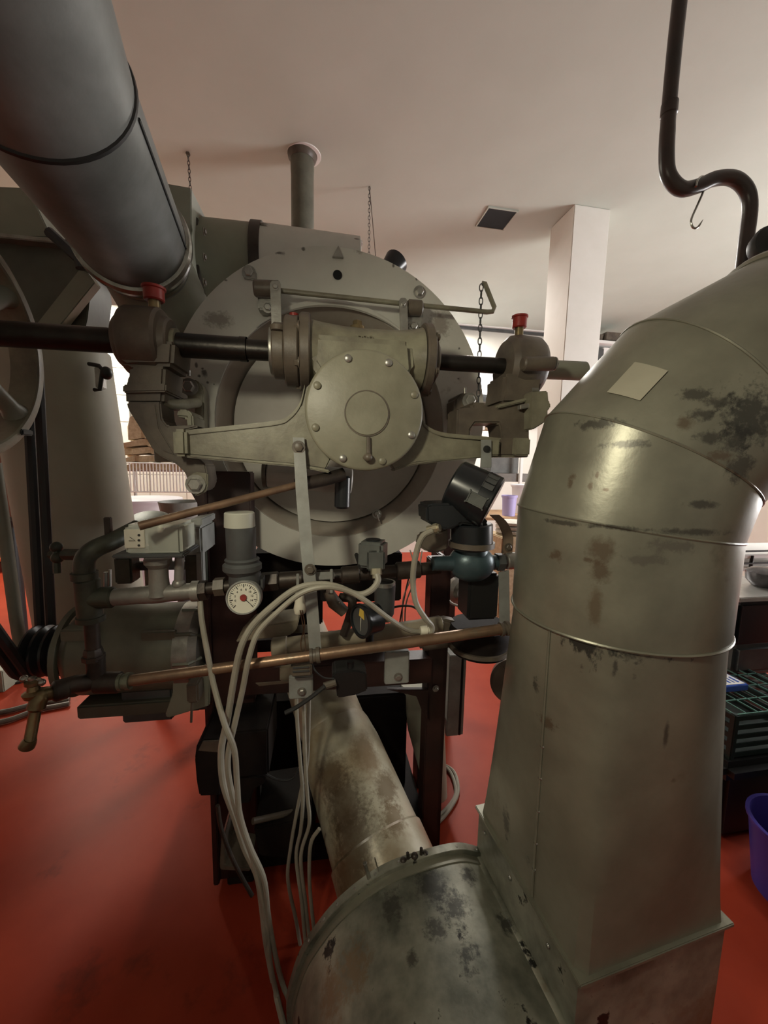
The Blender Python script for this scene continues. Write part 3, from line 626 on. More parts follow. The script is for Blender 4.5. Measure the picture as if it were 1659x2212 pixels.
b = B(); b.lathe(mm(um0-.14), X, [(0, 0), (0, .075), (.008, .09), (.014, .09), (.028, .072), (.04, .09), (.048, .09), (.062, .072), (.074, .09), (.082, .09), (.096, .072), (.104, .09), (.12, .088), (.12, .02), (.15, .02)], 40); mo.part('pulley', b, 'blackgloss', 'black grooved motor pulley')
b = B(); b.box(mm(-.64)-Z*(MR+.02), (.40, .24, .05), M, .006); mo.part('foot_plate', b, 'olivedark')
mo.done()
ms = T('motor_stand', 'dark bracket carrying the olive green motor beside the frame', 'stand')
zt = PZ-MR-.04
b = B(); bpx(b, 262, 1490, 372, 1560, 1.40, 1.60, M, .006); ms.part('clamp_block', b, 'darkgrey')
b = B(); b.prism(opx([(374, 1450), (455, 1450), (452, 1525), (362, 1552), (356, 1546), (372, 1500)], 1.36), Y*.1, .004); ms.part('side_bracket', b, 'olive')
b = B(); b.box(mp(-.52, PD+.02, zt-.03), (.30, .10, .04), M, .004); ms.part('arm', b, 'darkgrey')
b = B(); bpx(b, 402, 1478, 428, 1520, 1.30, 1.36, M, .006); b.cyl(M.Q(415, 1500, 1.33), M.Q(413, 1560, 1.33), .004); ms.part('tension_bolt', b, 'castdark')
ms.done()

# ================================================================== overhead ducts
def mitre(b, pts, R, seg=48, r1=None, t0=0):
    pts = [Vector(p) for p in pts]; a, c, _ = frame_of(pts[1]-pts[0]); rings = []
    for i, p in enumerate(pts):
        d0 = (pts[i]-pts[i-1]).normalized() if i else (pts[1]-pts[0]).normalized()
        d1 = (pts[i+1]-pts[i]).normalized() if i < len(pts)-1 else d0
        nb = (d0+d1).normalized(); a = (a-d0*a.dot(d0)).normalized(); c = d0.cross(a); ring = []
        for k in range(seg):
            o = (a*math.cos(2*PI*k/seg)+c*math.sin(2*PI*k/seg))*R
            ring.append(p+o-d0*(o.dot(nb)/d0.dot(nb)))
        rings.append(ring)
        # carry the frame into the next direction
        a = a-nb*0
    return rings
def skin(rings, th=.002, cap0=False, cap1=False, inner=True):
    t = bmesh.new(); R = [[t.verts.new(p) for p in r] for r in rings]; n = len(R[0])
    for A, C in zip(R, R[1:]):
        for i in range(n): t.faces.new((A[i], A[(i+1) % n], C[(i+1) % n], C[i]))
    if cap0: t.faces.new(R[0][::-1])
    if cap1: t.faces.new(R[-1])
    b = B(); b._add(t); return b
def seam(ring, r=.004, seg=6):
    b = B(); b.tube(ring, r, seg, closed=True); return b
UC = G(284, 512, 2.40); UV = G(78, 160, 2.40)
dirc = (UV-UC).normalized(); UR = .170
up = T('exhaust_duct', 'thick dark grey round duct hanging in upper left corner', 'duct')
V2 = UV
elbow1 = V2+(dirc*.93+Z*.30).normalized()*.30
path = [UC, V2, elbow1, elbow1+(dirc*.45+Z*.85).normalized()*.18, Vector((0, 0, 0))]
path[4] = path[3]+Z*(CZ-path[3].z)
rg = mitre(None, path, UR)
up.part('duct_section', skin([rg[0], rg[1]]), 'ductgrey')
up.part('elbow_section', skin([rg[1], rg[2]]), 'ductgrey'); up.part('elbow_section', skin([rg[2], rg[3]]), 'ductgrey')
up.part('riser', skin([rg[3], rg[4]]), 'ductgrey')
up.part('seam_band', seam(rg[1], .006), 'black')
up.part('seam_band', seam(rg[2], .005), 'black')
# lengthwise seam along the right side
a_, c_, _ = frame_of(dirc)
rt = X*1.0-Z*.12; rt = (rt-dirc*rt.dot(dirc)).normalized()
b = B(); b.tube([UC+rt*(UR+.001), V2+rt*(UR+.001)-dirc*.02], .004, 6); up.part('lock_seam', b, 'black')
for (px, py) in ((180, 62), (243, 230), (258, 145)):
    pass
b = B(); b.lathe(UC, -dirc, [(-.03, UR+.001), (-.028, UR+.012), (-.016, UR+.006), (-.004, UR+.016), (.010, UR+.017), (.020, UR+.007), (.05, UR+.006), (.075, UR-.008), (.075, .1)], 64); up.part('collar', b, 'tin', 'shiny crimped tin collar')
up.done()
# reducer below the collar, bending down to the box duct
sp = T('duct_reducer', 'dull grey sheet metal reducer dropping from the shiny duct collar', 'duct')
q0 = UC-dirc*.055; ends = q0-dirc*.10; e2 = Vector(mp(-.72, 1.78, 2.02))
r0 = []
a_, c_, _ = frame_of(-dirc)
def ring(c, nrm, r, n=48, ref=None):
    nrm = Vector(nrm).normalized(); rf = Vector((0, 0, 1)); a = rf.cross(nrm).normalized(); e = nrm.cross(a)
    return [Vector(c)+(a*math.cos(2*PI*k/n)+e*math.sin(2*PI*k/n))*r for k in range(n)]
rings = [ring(q0, -dirc, UR-.008), ring(q0-dirc*.06-Z*.01, -dirc-Z*.1, UR-.012), ring(q0-dirc*.16-Z*.08+X*.03, -dirc-Z*.6, .165), ring(q0-dirc*.24-Z*.22+X*.07, -dirc*.6-Z, .15), ring(q0-dirc*.28-Z*.42+X*.09, -dirc*.2-Z, .14), ring(q0-dirc*.30-Z*.75+X*.10, -Z-dirc*.01, .14)]
sp.part('reducer', skin(rings, cap1=True), 'olive'); sp.part('seam_band', seam(rings[1], .003), 'ductgrey')
sp.done()
# flat box duct with a round cross duct
bd = T('box_duct', 'upright pale grey box duct with flanged joint behind big duct', 'duct')
z1 = M.Q(390, 398, 2.0).z
b = B(); b.prism([M.Q(345, 393, 2.0), M.Q(413, 405, 2.0), M.Q(413, 560, 2.0), M.Q(424, 650, 1.95), M.Q(300, 650, 1.9), M.Q(345, 500, 2.0)], Y*.30, .004); p = bd.part('box', b, 'olive')
b = B(); b.box(M.Q(419, 572, 2.08)+Y*.13, (.016, .36, .40), M, .002); bd.part('flange', b, 'ductgrey')
b = B(); b.box(M.Q(433, 574, 2.12)+Y*.13, (.016, .36, .38), M, .002); bd.part('flange', b, 'oldpipe')
for z in (500, 555, 610):
    b = B(); b.hexn(M.Q(440, z, 2.0), X, .012, .012); bd.sub(p, 'bolt', b, 'castdark')
bd.done()
cd_ = T('cross_duct', 'round grey duct running behind the top of the drum face', 'duct')
qa, qb = M.Q(432, 570, 2.25), M.Q(560, 582, 2.25); qc = M.Q(772, 608, 2.25)
b = B(); b.ccyl(qa, qb, .20, .002, 48); cd_.part('duct_section', b, 'olive')
b = B(); b.ccyl(qb, qc, .205, .002, 48); cd_.part('duct_section', b, 'face')
b = B(); b.lathe(qb-X*.02, X, [(0, .19), (0, .212), (.05, .212), (.05, .19)], 48); cd_.part('clamp_band', b, 'oldpipe')
for px in (572, 770):
    q = M.Q(px, 508 if px < 600 else 540, 2.12); b = B(); b.ccyl(q-Z*.06, q+Z*.03, .025, .003, 16); b.ccyl(q+Z*.025, q+Z*.04, .033, .003, 16); cd_.part('clamp_bolt', b, 'steel')
cd_.done()
# chimney through the ceiling
ch = T('vent_pipe', 'upright grey vent pipe rising through a hole in the ceiling', 'pipe')
ctop = G(653, 335, CZ); b = B(); b.lathe(Vector((ctop.x, ctop.y, 2.35)), Z, [(0, 0), (0, .098), (CZ-2.35-.16, .095), (CZ-2.35-.12, .098), (CZ-2.35+.02, .098)], 36); ch.part('pipe', b, 'ventgrey')
b = B(); b.lathe(Vector((ctop.x, ctop.y, CZ-.05)), Z, [(0, .099), (0, .101), (.02, .116), (.045, .122), (.052, .122)], 36); ch.part('flared_collar', b, 'castdark')
b = B(); b.lathe(Vector((ctop.x, ctop.y, CZ-.003)), Z, [(0, .125), (.004, .128)], 36); b.lathe(Vector((ctop.x+.02, ctop.y, CZ-.006)), Z, [(0, .105), (0, .135), (.006, .138)], 36); ch.part('ceiling_ring', b, 'white')
ch.done()
# cables and ceiling hangers
t0 = G(406, 330, CZ); t1 = M.Q(411, 404, (t0.dot(Y)))
chain('hanging_chain', t0, t1-Z*.02, 'thin rusty chain from ceiling to the upright box duct', L=.04, wr=.003)
b = B(); b.box(t0-Z*.01, (.03, .03, .02), M, .004); single('ceiling_hook', b, 'castdark', 'small dark ceiling anchor at the top of the left chain', 'hook')
t0 = G(798, 403, CZ); e = M.Q(797, 560, t0.dot(Y)); chain('hanging_chain', t0, e, 'thin chain hanging straight down behind the drum top', L=.04, wr=.0026)
b = B(); b.tube([t0, M.Q(812, 560, t0.dot(Y))], .004, 6); single('hanging_wire', b, 'castdark', 'dark taut wire slanting down right beside the chain behind the drum', 'wire')
b = B(); tc = M.Q(846, 578, 2.3); b.lathe(tc, (X*.5+Y*.3+Z*.7), [(-.08, 0), (-.08, .03), (0, .06), (.05, .07), (.055, .055), (.055, 0)], 24); b.cyl(tc-Z*.02, tc-Z*.38, .03); single('funnel', b, 'blackgloss', 'black cone shaped funnel peeking over right rim of drum', 'funnel')

# ================================================================== leaning tank and hopper, left background
tk = T('inclined_duct', 'fat pale olive round duct leaning behind the black belts', 'duct')
A0 = M.Q(110, 762, 2.12); A1 = M.Q(152, 1020, 2.12); A2 = M.Q(205, 1345, 2.12)
b = B(); b.lathe(A0, A2-A0, [(0, 0), (0, .235), ((A2-A0).length, .235), ((A2-A0).length, 0)], 56); p = tk.part('tube', b, 'tank')
tk.done()
lt = T('clamp_latch', 'small dark toggle latch on edge of the leaning olive duct', 'latch')
b = B(); bpx(b, 204, 792, 220, 838, 1.98, 2.02, M, .004); lt.part('strap', b, 'steel')
b = B(); b.tube([M.Q(192, 786, 1.99), M.Q(214, 790, 1.97), M.Q(222, 800, 1.97), M.Q(216, 842, 1.97), M.Q(204, 842, 1.98)], .009, 8); lt.part('lever', b, 'black')
b = B(); b.ball(M.Q(230, 806, 1.97), .024, (1, 1, 1.2)); lt.part('knob', b, 'black'); lt.done()
hp = T('feed_hopper', 'dark olive sheet metal hopper below the big overhead duct', 'hopper')
b = B(); b.prism(opx([(-60, 400), (60, 405), (105, 500), (105, 512), (-60, 512)], 2.0), Y*.6, .004); hp.part('upper_box', b, 'olive')
b = B(); bpx(b, -60, 506, 128, 516, 1.97, 2.65, M, .003); hp.part('edge_rail', b, 'steel')
b = B(); b.prism(opx([(-60, 516), (160, 516), (188, 575), (196, 620), (188, 690), (184, 705), (184, 770), (-60, 770)], 2.02), Y*.18, .004); hp.part('lower_panel', b, 'olivedark')
b = B(); b.prism(opx([(70, 710), (100, 740), (205, 610), (190, 590), (172, 580)], 1.95), Y*.05, .003); hp.part('brace', b, 'olive')
b = B(); b.tube([M.Q(105, 500, 1.9), M.Q(170, 560, 1.9), M.Q(175, 580, 1.9)], .02, 8); hp.part('hinge_arm', b, 'black')
hp.done()
b = B(); b.box(M.Q(18, 655, 2.6), (.16, .05, .06), M, .004); single('bracket_plate', b, 'white', 'white drilled plate seen between rim and spoke of wheel', 'plate')
b = B(); b.tube([M.Q(-12, 1000, 1.62), M.Q(14, 1180, 1.62), M.Q(34, 1330, 1.62), M.Q(52, 1440, 1.62)], .021, 12); single('olive_tube', b, 'olive', 'slim olive tube standing at left picture edge before the red floor', 'pipe')
rb = T('hanging_vessel', 'rust red round vessel behind the lower rim of belt wheel', 'vessel')
c = M.Q(14, 1040, 3.2); z0 = M.Q(20, 1112, 3.2).z; z1 = M.Q(20, 960, 3.2).z
b = B(); b.lathe(Vector((c.x, c.y, z0)), Z, [(0, 0), (0, .20), (.03, .215), (z1-z0, .225), (z1-z0+.3, .225), (z1-z0+.3, 0)], 40); rb.part('body', b, 'rustbarrel')
b = B(); b.lathe(Vector((c.x, c.y, z0-.07)), Z, [(0, 0), (0, .18), (.045, .19), (.05, .225), (.075, .225), (.08, 0)], 40); rb.part('base_ring', b, 'oldpipe')
b = B(); b.tube([Vector((c.x, c.y, 0)), Vector((c.x, c.y, z0-.06))], .045, 12); b.lathe(Vector((c.x, c.y, 0)), Z, [(0, 0), (0, .17), (.015, .17), (.02, 0)], 24); rb.part('stand', b, 'black')
rb.done()
# ================================================================== fan and big foreground duct
fp_ = FN.P
dn, df = .533, .939
SCR = [(.582, .469), (.50, .505), (.382, .508), (.29, .497), (.216, .466), (.155, .425), (.111, .38), (.062, .31), (.034, .227), (.022, .16), (.03, .09), (.06, .03)]
fn = T('blower_fan', 'large grimy grey blower housing at the bottom of the picture', 'fan')
arc = sm([Vector((u, 0, z)) for u, z in SCR], 5)
prof = [fp_(p.x, dn, p.z) for p in arc]+[fp_(.996, dn, .03), fp_(.996, dn, .612), fp_(.582, dn, .612)]
b = B(); b.prism(prof, FN.d*(df-dn), 0); p = fn.part('housing', b, 'fanmetal')
# inlet side rim standing proud of the scroll
rp_ = [Vector((.372+(q.x-.372)*1.045, 0, .15+(q.z-.15)*1.045)) for q in arc]
ins = [Vector((.372+(q.x-.372)*.99, 0, .15+(q.z-.15)*.99)) for q in arc]
b = B(); b.prism([fp_(q.x, df-.022, q.z) for q in rp_]+[fp_(q.x, df-.022, q.z) for q in ins[::-1]], FN.d*.024, .001); fn.part('side_rim', b, 'fanmetal')
b = B(); b.prism([fp_(q.x, df-.045, q.z) for q in [Vector((.372+(q.x-.372)*1.008, 0, .15+(q.z-.15)*1.008)) for q in arc]]+[fp_(q.x, df-.045, q.z) for q in ins[::-1]], FN.d*.03, .001); fn.part('seam_strip', b, 'galv')
# rounded tongue along the crease
b = B(); b.tube([fp_(.574, df-.01, .463), fp_(.574, dn+.005, .463)], .016, 12); fn.part('tongue_bead', b, 'fanmetal')
for k in range(1, len(arc)-20, 4):
    q = arc[k]; nrm = (q-Vector((.372, 0, .15))).normalized(); c = fp_(.372+(q.x-.372)*1.04, df-.011, .15+(q.z-.15)*1.04)
    n3 = FN.u*nrm.x+Z*nrm.z; b = B(); b.lathe(c, n3, [(0, 0), (0, .005), (.003, .0035), (.004, 0)], 10); fn.sub(p, 'rivet', b, 'steel')
# wing clamp and studs on the rim
cw = fp_(.372-.02, df-.01, .525)
cl_ = M.Q(893, 1862, 0.93) if False else cw
b = B(); q = FN.uz(893, 1846, df)
c = fp_(q[0], df-.01, q[1])
b.tube([c-FN.u*.03, c+FN.u*.03], .006, 8); b.ball(c-FN.u*.034-Z*.002, .011); b.ball(c+FN.u*.034, .011); b.tube([c-FN.u*.018-Z*.01, c-FN.u*.022+Z*.022], .005, 6); b.tube([c+FN.u*.02-Z*.01, c+FN.u*.02+Z*.026], .005, 6); b.ball(c+Z*.004, .011)
fn.part('wing_clamp', b, 'oldpipe')
for (px, py, hh, r) in ((796, 1884, .045, .006), (818, 1876, .05, .002)):
    q = FN.uz(px, py, df); c = fp_(q[0], df-.01, q[1]); b = B(); b.ccyl(c-Z*.01, c-Z*.0-FN.u*hh*.3+Z*hh, r, .001, 10); fn.part('stud', b, 'tin')
b = B(); b.box(fp_(.52, .74, .015), (.92, .46, .03), FN, .003); fn.part('base_plate', b, 'darkred')
fn.done()
# transition and elbow
DCu, DCd = .789, .7355; CC = fp_(DCu, DCd, 0)
dt = T('discharge_duct', 'big scratched galvanised duct with elbow rising in right foreground', 'duct')
def sq(z, half, n=64):
    out = []
    for k in range(n):
        a = 2*PI*(k+.5)/n-PI/4; ca_, sa_ = math.cos(a), math.sin(a); mxx = max(abs(ca_), abs(sa_)); out.append(fp_(DCu+half*ca_/mxx, DCd+half*sa_/mxx, z))
    return out
def circ(z, r, n=64):
    return [fp_(DCu+r*math.cos(2*PI*(k+.5)/n-PI/4), DCd+r*math.sin(2*PI*(k+.5)/n-PI/4), z) for k in range(n)]
s0, s1 = sq(.62, .2055), circ(1.335, .2225); rings = []
for i in range(13):
    f = i/12; g = f**.8
    rings.append([a.lerp(c_, g) if True else a for a, c_ in zip(s0, s1)])
    for q in rings[-1]: q.z = .62+.715*f
tr = dt.part('transition_piece', skin(rings), 'galvlow')
fl = B(); fl.box(fp_(DCu, DCd, .616), (.43, .43, .010), FN, .002); dt.part('base_flange', fl, 'galv')
# sleeve and mitred elbow, turning towards the right
V0 = Vector((CC.x, CC.y, 1.305)); bd_ = Vector((math.cos(math.radians(-6)), math.sin(math.radians(-6)), 0))
E = [V0, V0+Z*.227, V0+bd_*.035+Z*.37, V0+bd_*.135+Z*.49, V0+bd_*.30+Z*.58, V0+bd_*.62+Z*.665, V0+bd_*1.1+Z*.705]
rg = mitre(None, E, .229, 64)
names = ['sleeve', 'elbow_gore', 'elbow_gore', 'elbow_gore', 'duct_section', 'duct_section']
for i, nme in enumerate(names): dt.part(nme, skin([rg[i], rg[i+1]]), 'galv')
for i in (1, 2, 3): dt.part('seam_bead', seam(rg[i], .0028), 'galv')
dt.part('seam_bead', seam(rg[4], .010, 8), 'galv')
dt.part('sleeve_edge', seam(rg[0], .0035), 'galv')
# lengthwise lock seam and rivets on the left flank
def onloft(a_deg, z, off=.0015):
    f = (z-.62)/.715; k = int(((a_deg+45)/360*64)) % 64; g = max(0, min(1, f))**.8
    q = s0[k].lerp(s1[k], g); q = Vector((q.x, q.y, z)); return q+(q-Vector((CC.x, CC.y, z))).normalized()*off
b = B(); b.tube([onloft(196, .625+.70*i/20) for i in range(21)], .0032, 6); dt.sub(tr, 'lock_seam', b, 'galv')
for z in (1.02, .94, .855, .77, .70):
    q = onloft(192, z, 0); b = B(); nn = (q-Vector((CC.x, CC.y, z))).normalized(); b.lathe(q, nn, [(0, 0), (0, .0055), (.003, .004), (.0045, 0)], 10); dt.sub(tr, 'rivet', b, 'tin')
for (u, d, z) in ((.580, .90, .575), (.580, .77, .575), (.580, .62, .575)):
    b = B(); b.lathe(fp_(u, d, z), -FN.u, [(0, 0), (0, .006), (.003, .004), (.004, 0)], 10); dt.sub(tr, 'rivet', b, 'tin')
# clipped sheet patch on elbow
pt = M.Q(1360, 826, .69) if False else None
b = B(); ctr = E[2]; 
dt.done()
# paper-thin pale patch label riveted to the elbow: curved small plate following the gore
ga, gb_ = rg[2], rg[3]; mid = (E[2]+E[3])/2
def gp(k, f): return ga[k % 64].lerp(gb_[k % 64], f)
best = min(((k, f/10) for k in range(64) for f in range(1, 8)), key=lambda c: (PX(gp(*c))[0]-1362)**2+(PX(gp(*c))[1]-826)**2+(1e7 if FW(gp(*c)) > FW(mid) else 0))
t_ = bmesh.new(); V = []
for i in range(4):
    V.append([t_.verts.new(gp(best[0]-1+i, best[1]-.16+.16*j)+(gp(best[0]-1+i, best[1])-mid).normalized()*.0022) for j in range(3)])
for i in range(3):
    for j in range(2): t_.faces.new((V[i][j], V[i+1][j], V[i+1][j+1], V[i][j+1]))
r_ = bmesh.ops.extrude_face_region(t_, geom=t_.faces[:])
for v in r_['geom']:
    if isinstance(v, bmesh.types.BMVert): v.co += (v.co-mid).normalized()*.0012
b = B(); b._add(t_); single('sheet_patch', b, 'patch', 'small pale patch stuck on the elbow of the big right duct', 'patch')
def axis_at(z):
    for a, c in zip(E, E[1:]):
        if a.z <= z <= c.z: return a.lerp(c, (z-a.z)/(c.z-a.z)), (c-a).normalized()
    return CC, Z
def dh(px, py):
    p = hit(px, py, CC, Z, .229)
    for _ in range(3):
        q, ax = axis_at(p.z); p = hit(px, py, q, ax, .229)
    return p
BR = (.10, .07, .045); DK = (.045, .042, .035); DK2 = (.022, .022, .02)
st_ = []
for (x, y, r, k, c, rg_a) in ((1300, 1190, .032, 1.0, BR, .4), (1296, 1235, .022, 1.2, BR, .4), (1285, 1310, .016, 3.0, (.13, .10, .065), .4), (1236, 1030, .010, .8, BR, .7), (1232, 1046, .007, 1.6, BR, .7), (1275, 1050, .006, 1.6, BR, .6), (1290, 1026, .004, 2, BR, .5), (1308, 1058, .007, .6, BR, .6),
    (1480, 915, .016, .9, BR, .5), (1520, 895, .024, .5, DK, .7), (1500, 850, .03, .45, DK, .9), (1560, 870, .03, .5, DK, .8), (1540, 945, .03, .5, DK, .8), (1590, 950, .035, .8, DK, .8), (1600, 1010, .03, .9, DK, .8), (1560, 985, .03, .35, BR, .7), (1620, 900, .05, 1.2, DK2, .8), (1520, 1090, .035, .25, DK, .6), (1350, 960, .05, .18, DK, .8), (1290, 915, .05, .25, DK, .9),
    (1375, 1400, .040, .8, DK2, .8), (1340, 1395, .025, .8, DK2, .8), (1460, 1395, .03, .35, DK, .9), (1520, 1392, .03, .4, DK, .9), (1230, 1345, .03, .4, DK, .9), (1190, 1330, .02, .6, DK, .8), (1330, 1440, .006, 4, DK, .7), (1372, 1450, .006, 4, DK, .7), (1255, 1440, .006, 3, DK, .8), (1200, 1200, .02, .6, BR, .9), (1270, 1210, .01, .6, BR, .7), (1215, 1130, .05, .12, DK, .8), (1330, 1140, .06, .1, DK, .8), (1500, 1150, .08, .1, DK, .6), (1455, 1180, .05, .3, (.12, .11, .09), .9), (1400, 1210, .04, .3, (.12, .11, .09), .8)):
    st_.append((dh(x, y), (r, r, r*k), c, rg_a))
stains('galv', st_[:20]+st_[29:]); 
lo = [s for s in st_ if s[0].z < 1.34]
lo += [(hit(x, y, CC, Z, .222), (r, r, r*k), c, a) for x, y, r, k, c, a in ((1440, 1590, .007, 5, DK, .3), (1502, 1800, .004, 12, DK, .3), (1485, 1880, .004, 8, DK, .3), (1460, 1690, .008, 1, BR, .4), (1300, 1570, .012, 3, BR, .7), (1090, 1780, .02, 2.6, DK, .8), (1130, 1860, .014, 2, DK, .8), (1180, 1560, .03, .5, BR, .9), (1155, 1480, .010, 2, DK, .9), (1320, 1520, .006, 5, DK, .7))]
stains('galvlow', lo)
stains('fanmetal', [(G(x, y, z), (r, r*1.2, r), c, a) for x, y, z, r, c, a in ((935, 1920, .50, .05, DK2, .6), (980, 1965, .50, .045, DK2, .8), (1010, 1900, .49, .03, DK2, .7), (1010, 2080, .49, .035, DK2, .9), (940, 2010, .5, .03, DK, .9), (1090, 2000, .48, .025, DK2, .9), (890, 2070, .5, .016, DK, .6), (850, 1960, .49, .03, DK, .9), (760, 2080, .45, .05, (.20, .14, .08), .8), (700, 2140, .40, .06, (.20, .14, .08), .8))])
stains('fanpipe', [(hit(x, y, q00_, ax_, .155), (r, r*1.3, r), c, a) for x, y, r, c, a in ((770, 1600, .05, (.20, .14, .075), .35), (740, 1660, .07, (.17, .115, .06), .35), (760, 1720, .075, (.13, .085, .04), .4), (760, 1800, .08, (.12, .08, .04), .45), (820, 1760, .06, (.15, .10, .05), .5), (770, 1880, .08, (.17, .13, .08), .5), (900, 1755, .02, (.55, .52, .44), .9), (880, 1720, .02, (.55, .52, .44), .9))]) if False else None
# hand wheel valve at far right edge
hv = T('round_valve', 'dark round flanged valve on the duct at right picture edge', 'valve')
c = RO.Q(1668, 525, 1.12)
b = B(); b.lathe(c, Vector((-.2, -1, .1)), [(-.03, 0), (-.03, .055), (.0, .06), (.012, .055), (.02, .02), (.05, .02), (.05, 0)], 28); hv.part('disc', b, 'black')
b = B(); b.ccyl(c+Vector((.03, .02, -.20)), c+Vector((.03, .02, -.02)), .05, .006); hv.part('neck', b, 'castdark'); hv.done()

# inlet pipe from the roaster down to the fan
q1 = FN.Q(885, 2020, .945); q0 = FN.Q(700, 1515, 1.62); q00 = q0+(q0-q1).normalized()*.55
ip = T('suction_pipe', 'thick mottled brown and cream pipe sloping down to the blower', 'pipe')
L1 = (q1-q0).length; L0 = (q0-q00).length; ax = (q1-q00).normalized()
b = B(); b.lathe(q00, ax, [(0, 0), (0, .138), (L0+L1*.16, .138), (L0+L1*.18, .143)], 56); ip.part('pipe_section', b, 'fanpipe')
b = B(); b.lathe(q00, ax, [(L0+L1*.16, .138), (L0+L1*.2, .147), (L0+L1*.30, .156), (L0+L1*.71, .162), (L0+L1*.72, .163)], 56); ip.part('pipe_section', b, 'fanpipe')
b = B(); b.lathe(q00, ax, [(L0+L1*.70, .163), (L0+L1*.71, .169), (L0+L1*1.0, .171)], 56); ip.part('end_sleeve', b, 'fanpipe')
ip.done()
stains('fanpipe', [(hit(x, y, q1, ax, .16), (r, r*1.3, r), c, a) for x, y, r, c, a in ((785, 1615, .06, (.13, .085, .04), .3), (715, 1680, .08, (.075, .045, .02), .3), (745, 1740, .10, (.05, .03, .013), .3), (765, 1820, .11, (.05, .03, .013), .3), (835, 1700, .06, (.12, .08, .04), .45), (850, 1770, .05, (.15, .10, .05), .6), (760, 1900, .09, (.09, .06, .03), .4), (800, 1640, .05, (.2, .14, .08), .3))])

# S-bent pipe from ceiling with a meat hook
SPD = 1.25
pts = sm([M.Q(1468, 4, SPD), M.Q(1456, 115, SPD), M.Q(1444, 250, SPD), M.Q(1440, 340, SPD), M.Q(1446, 382, SPD), M.Q(1472, 408, SPD), M.Q(1508, 402, SPD), M.Q(1545, 386, SPD), M.Q(1585, 386, SPD), M.Q(1612, 410, SPD), M.Q(1620, 450, SPD), M.Q(1612, 520, SPD), M.Q(1602, 600, SPD), M.Q(1592, 680, SPD)], 6)
pts = [pts[0]+(pts[0]-pts[3]).normalized()*.05]+pts
top = pts[0]; dv = (pts[0]-pts[2]).normalized(); pts = [top+dv*((CZ+.02-top.z)/dv.z)]+pts
r = [.0215 if p.z > 2.78 else .0225 for p in pts]
t = T('bent_pipe', 'dark brown pipe with double bend coming down from ceiling at right', 'pipe')
b = B(); b.tube(pts, r, 20); t.part('pipe', b, 'pipebrown')
cs = M.Q(1446, 235, SPD); b = B(); b.ccyl(cs-Z*.022, cs+Z*.018, .0245, .003, 24); t.part('coupling', b, 'pipebrown'); t.done()
hk = sm([M.Q(1503, 403, SPD-.03), M.Q(1508, 388, SPD-.02), M.Q(1518, 381, SPD), M.Q(1526, 392, SPD+.015), M.Q(1520, 412, SPD), M.Q(1508, 440, SPD), M.Q(1494, 472, SPD), M.Q(1494, 486, SPD), M.Q(1500, 493, SPD), M.Q(1508, 490, SPD), M.Q(1519, 474, SPD)], 5)
b = B(); b.tube(hk, [.0035]*(len(hk)-4)+[.003, .0024, .0016, .0006], 8); single('meat_hook', b, 'tin', 'thin shiny S-shaped hook hanging on the bent brown pipe', 'hook')
# ================================================================== pipework in front of the machine
TD = 1.10
def rr(n, px, py, d): return S(n, M.Q(px, py, d))
# left standpipe: tap, elbow, union, tee, top elbow
sp = T('standpipe', 'dark threaded iron pipe with elbow, tee and union left of the dial gauge', 'pipe')
b = B(); b.tube(sm([M.Q(298, 1140, TD+.12), M.Q(245, 1168, TD+.05), M.Q(205, 1186, TD+.01), M.Q(184, 1208, TD), M.Q(182, 1244, TD)], 6), rr(20, 190, 1200, TD), 18); b.lathe(M.Q(182, 1236, TD), -Z, [(0, 0), (0, rr(25, 182, 1240, TD)), (.018, rr(25, 182, 1240, TD)), (.018, 0)], 24); sp.part('top_elbow', b, 'greenpipe')
b = B(); b.ccyl(M.Q(188, 1250, TD), M.Q(196, 1336, TD), rr(24, 190, 1290, TD), .005); b.ccyl(M.Q(190, 1292, TD), M.Q(246, 1290, TD), rr(23, 220, 1290, TD), .004)
b.lathe(M.Q(196, 1330, TD), -Z, [(0, 0), (0, rr(27, 190, 1330, TD)), (.014, rr(27, 190, 1330, TD)), (.014, 0)], 24); sp.part('tee', b, 'greenpipe')
b = B(); b.cyl(M.Q(197, 1336, TD), M.Q(206, 1462, TD), rr(14, 200, 1400, TD)); sp.part('nipple', b, 'oldpipe')
b = B(); b.lathe(M.Q(201, 1400, TD), -Z, [(0, 0), (0, .020), (.01, .023), (.02, .023), (.02, .027), (.032, .027), (.032, .02), (.04, .018), (.04, 0)], 8); sp.part('union', b, 'oldpipe')
b = B(); b.tube(sm([M.Q(206, 1420, TD), M.Q(207, 1460, TD), M.Q(190, 1474, TD-.01), M.Q(160, 1478, TD-.03), M.Q(128, 1490, TD-.05)], 6), rr(18, 190, 1470, TD), 16); b.ccyl(M.Q(150, 1484, TD-.035), M.Q(112, 1496, TD-.06), rr(21, 130, 1490, TD), .006); sp.part('bottom_elbow', b, 'oldpipe')
b = B(); b.ccyl(M.Q(206, 1474, TD), M.Q(262, 1474, TD), rr(22, 230, 1474, TD), .005); sp.part('side_socket', b, 'oldpipe')
sp.done()
tp = T('drain_tap', 'old brass tap with curved spout at lower left over red floor', 'tap')
b = B(); b.tube(sm([M.Q(112, 1497, TD-.06), M.Q(90, 1502, TD-.08), M.Q(78, 1530, TD-.09), M.Q(70, 1570, TD-.10), M.Q(64, 1602, TD-.11)], 6), [rr(15, 90, 1500, 1.)]*6+[rr(17, 90, 1500, 1.)]*7+[rr(11, 90, 1500, 1.)]*12, 16); b.lathe(M.Q(66, 1596, TD-.11), (Z*-1-X*.5), [(0, 0), (0, .013), (.01, .016), (.022, .017), (.026, .012), (.026, 0)], 20); tp.part('spout', b, 'brass')
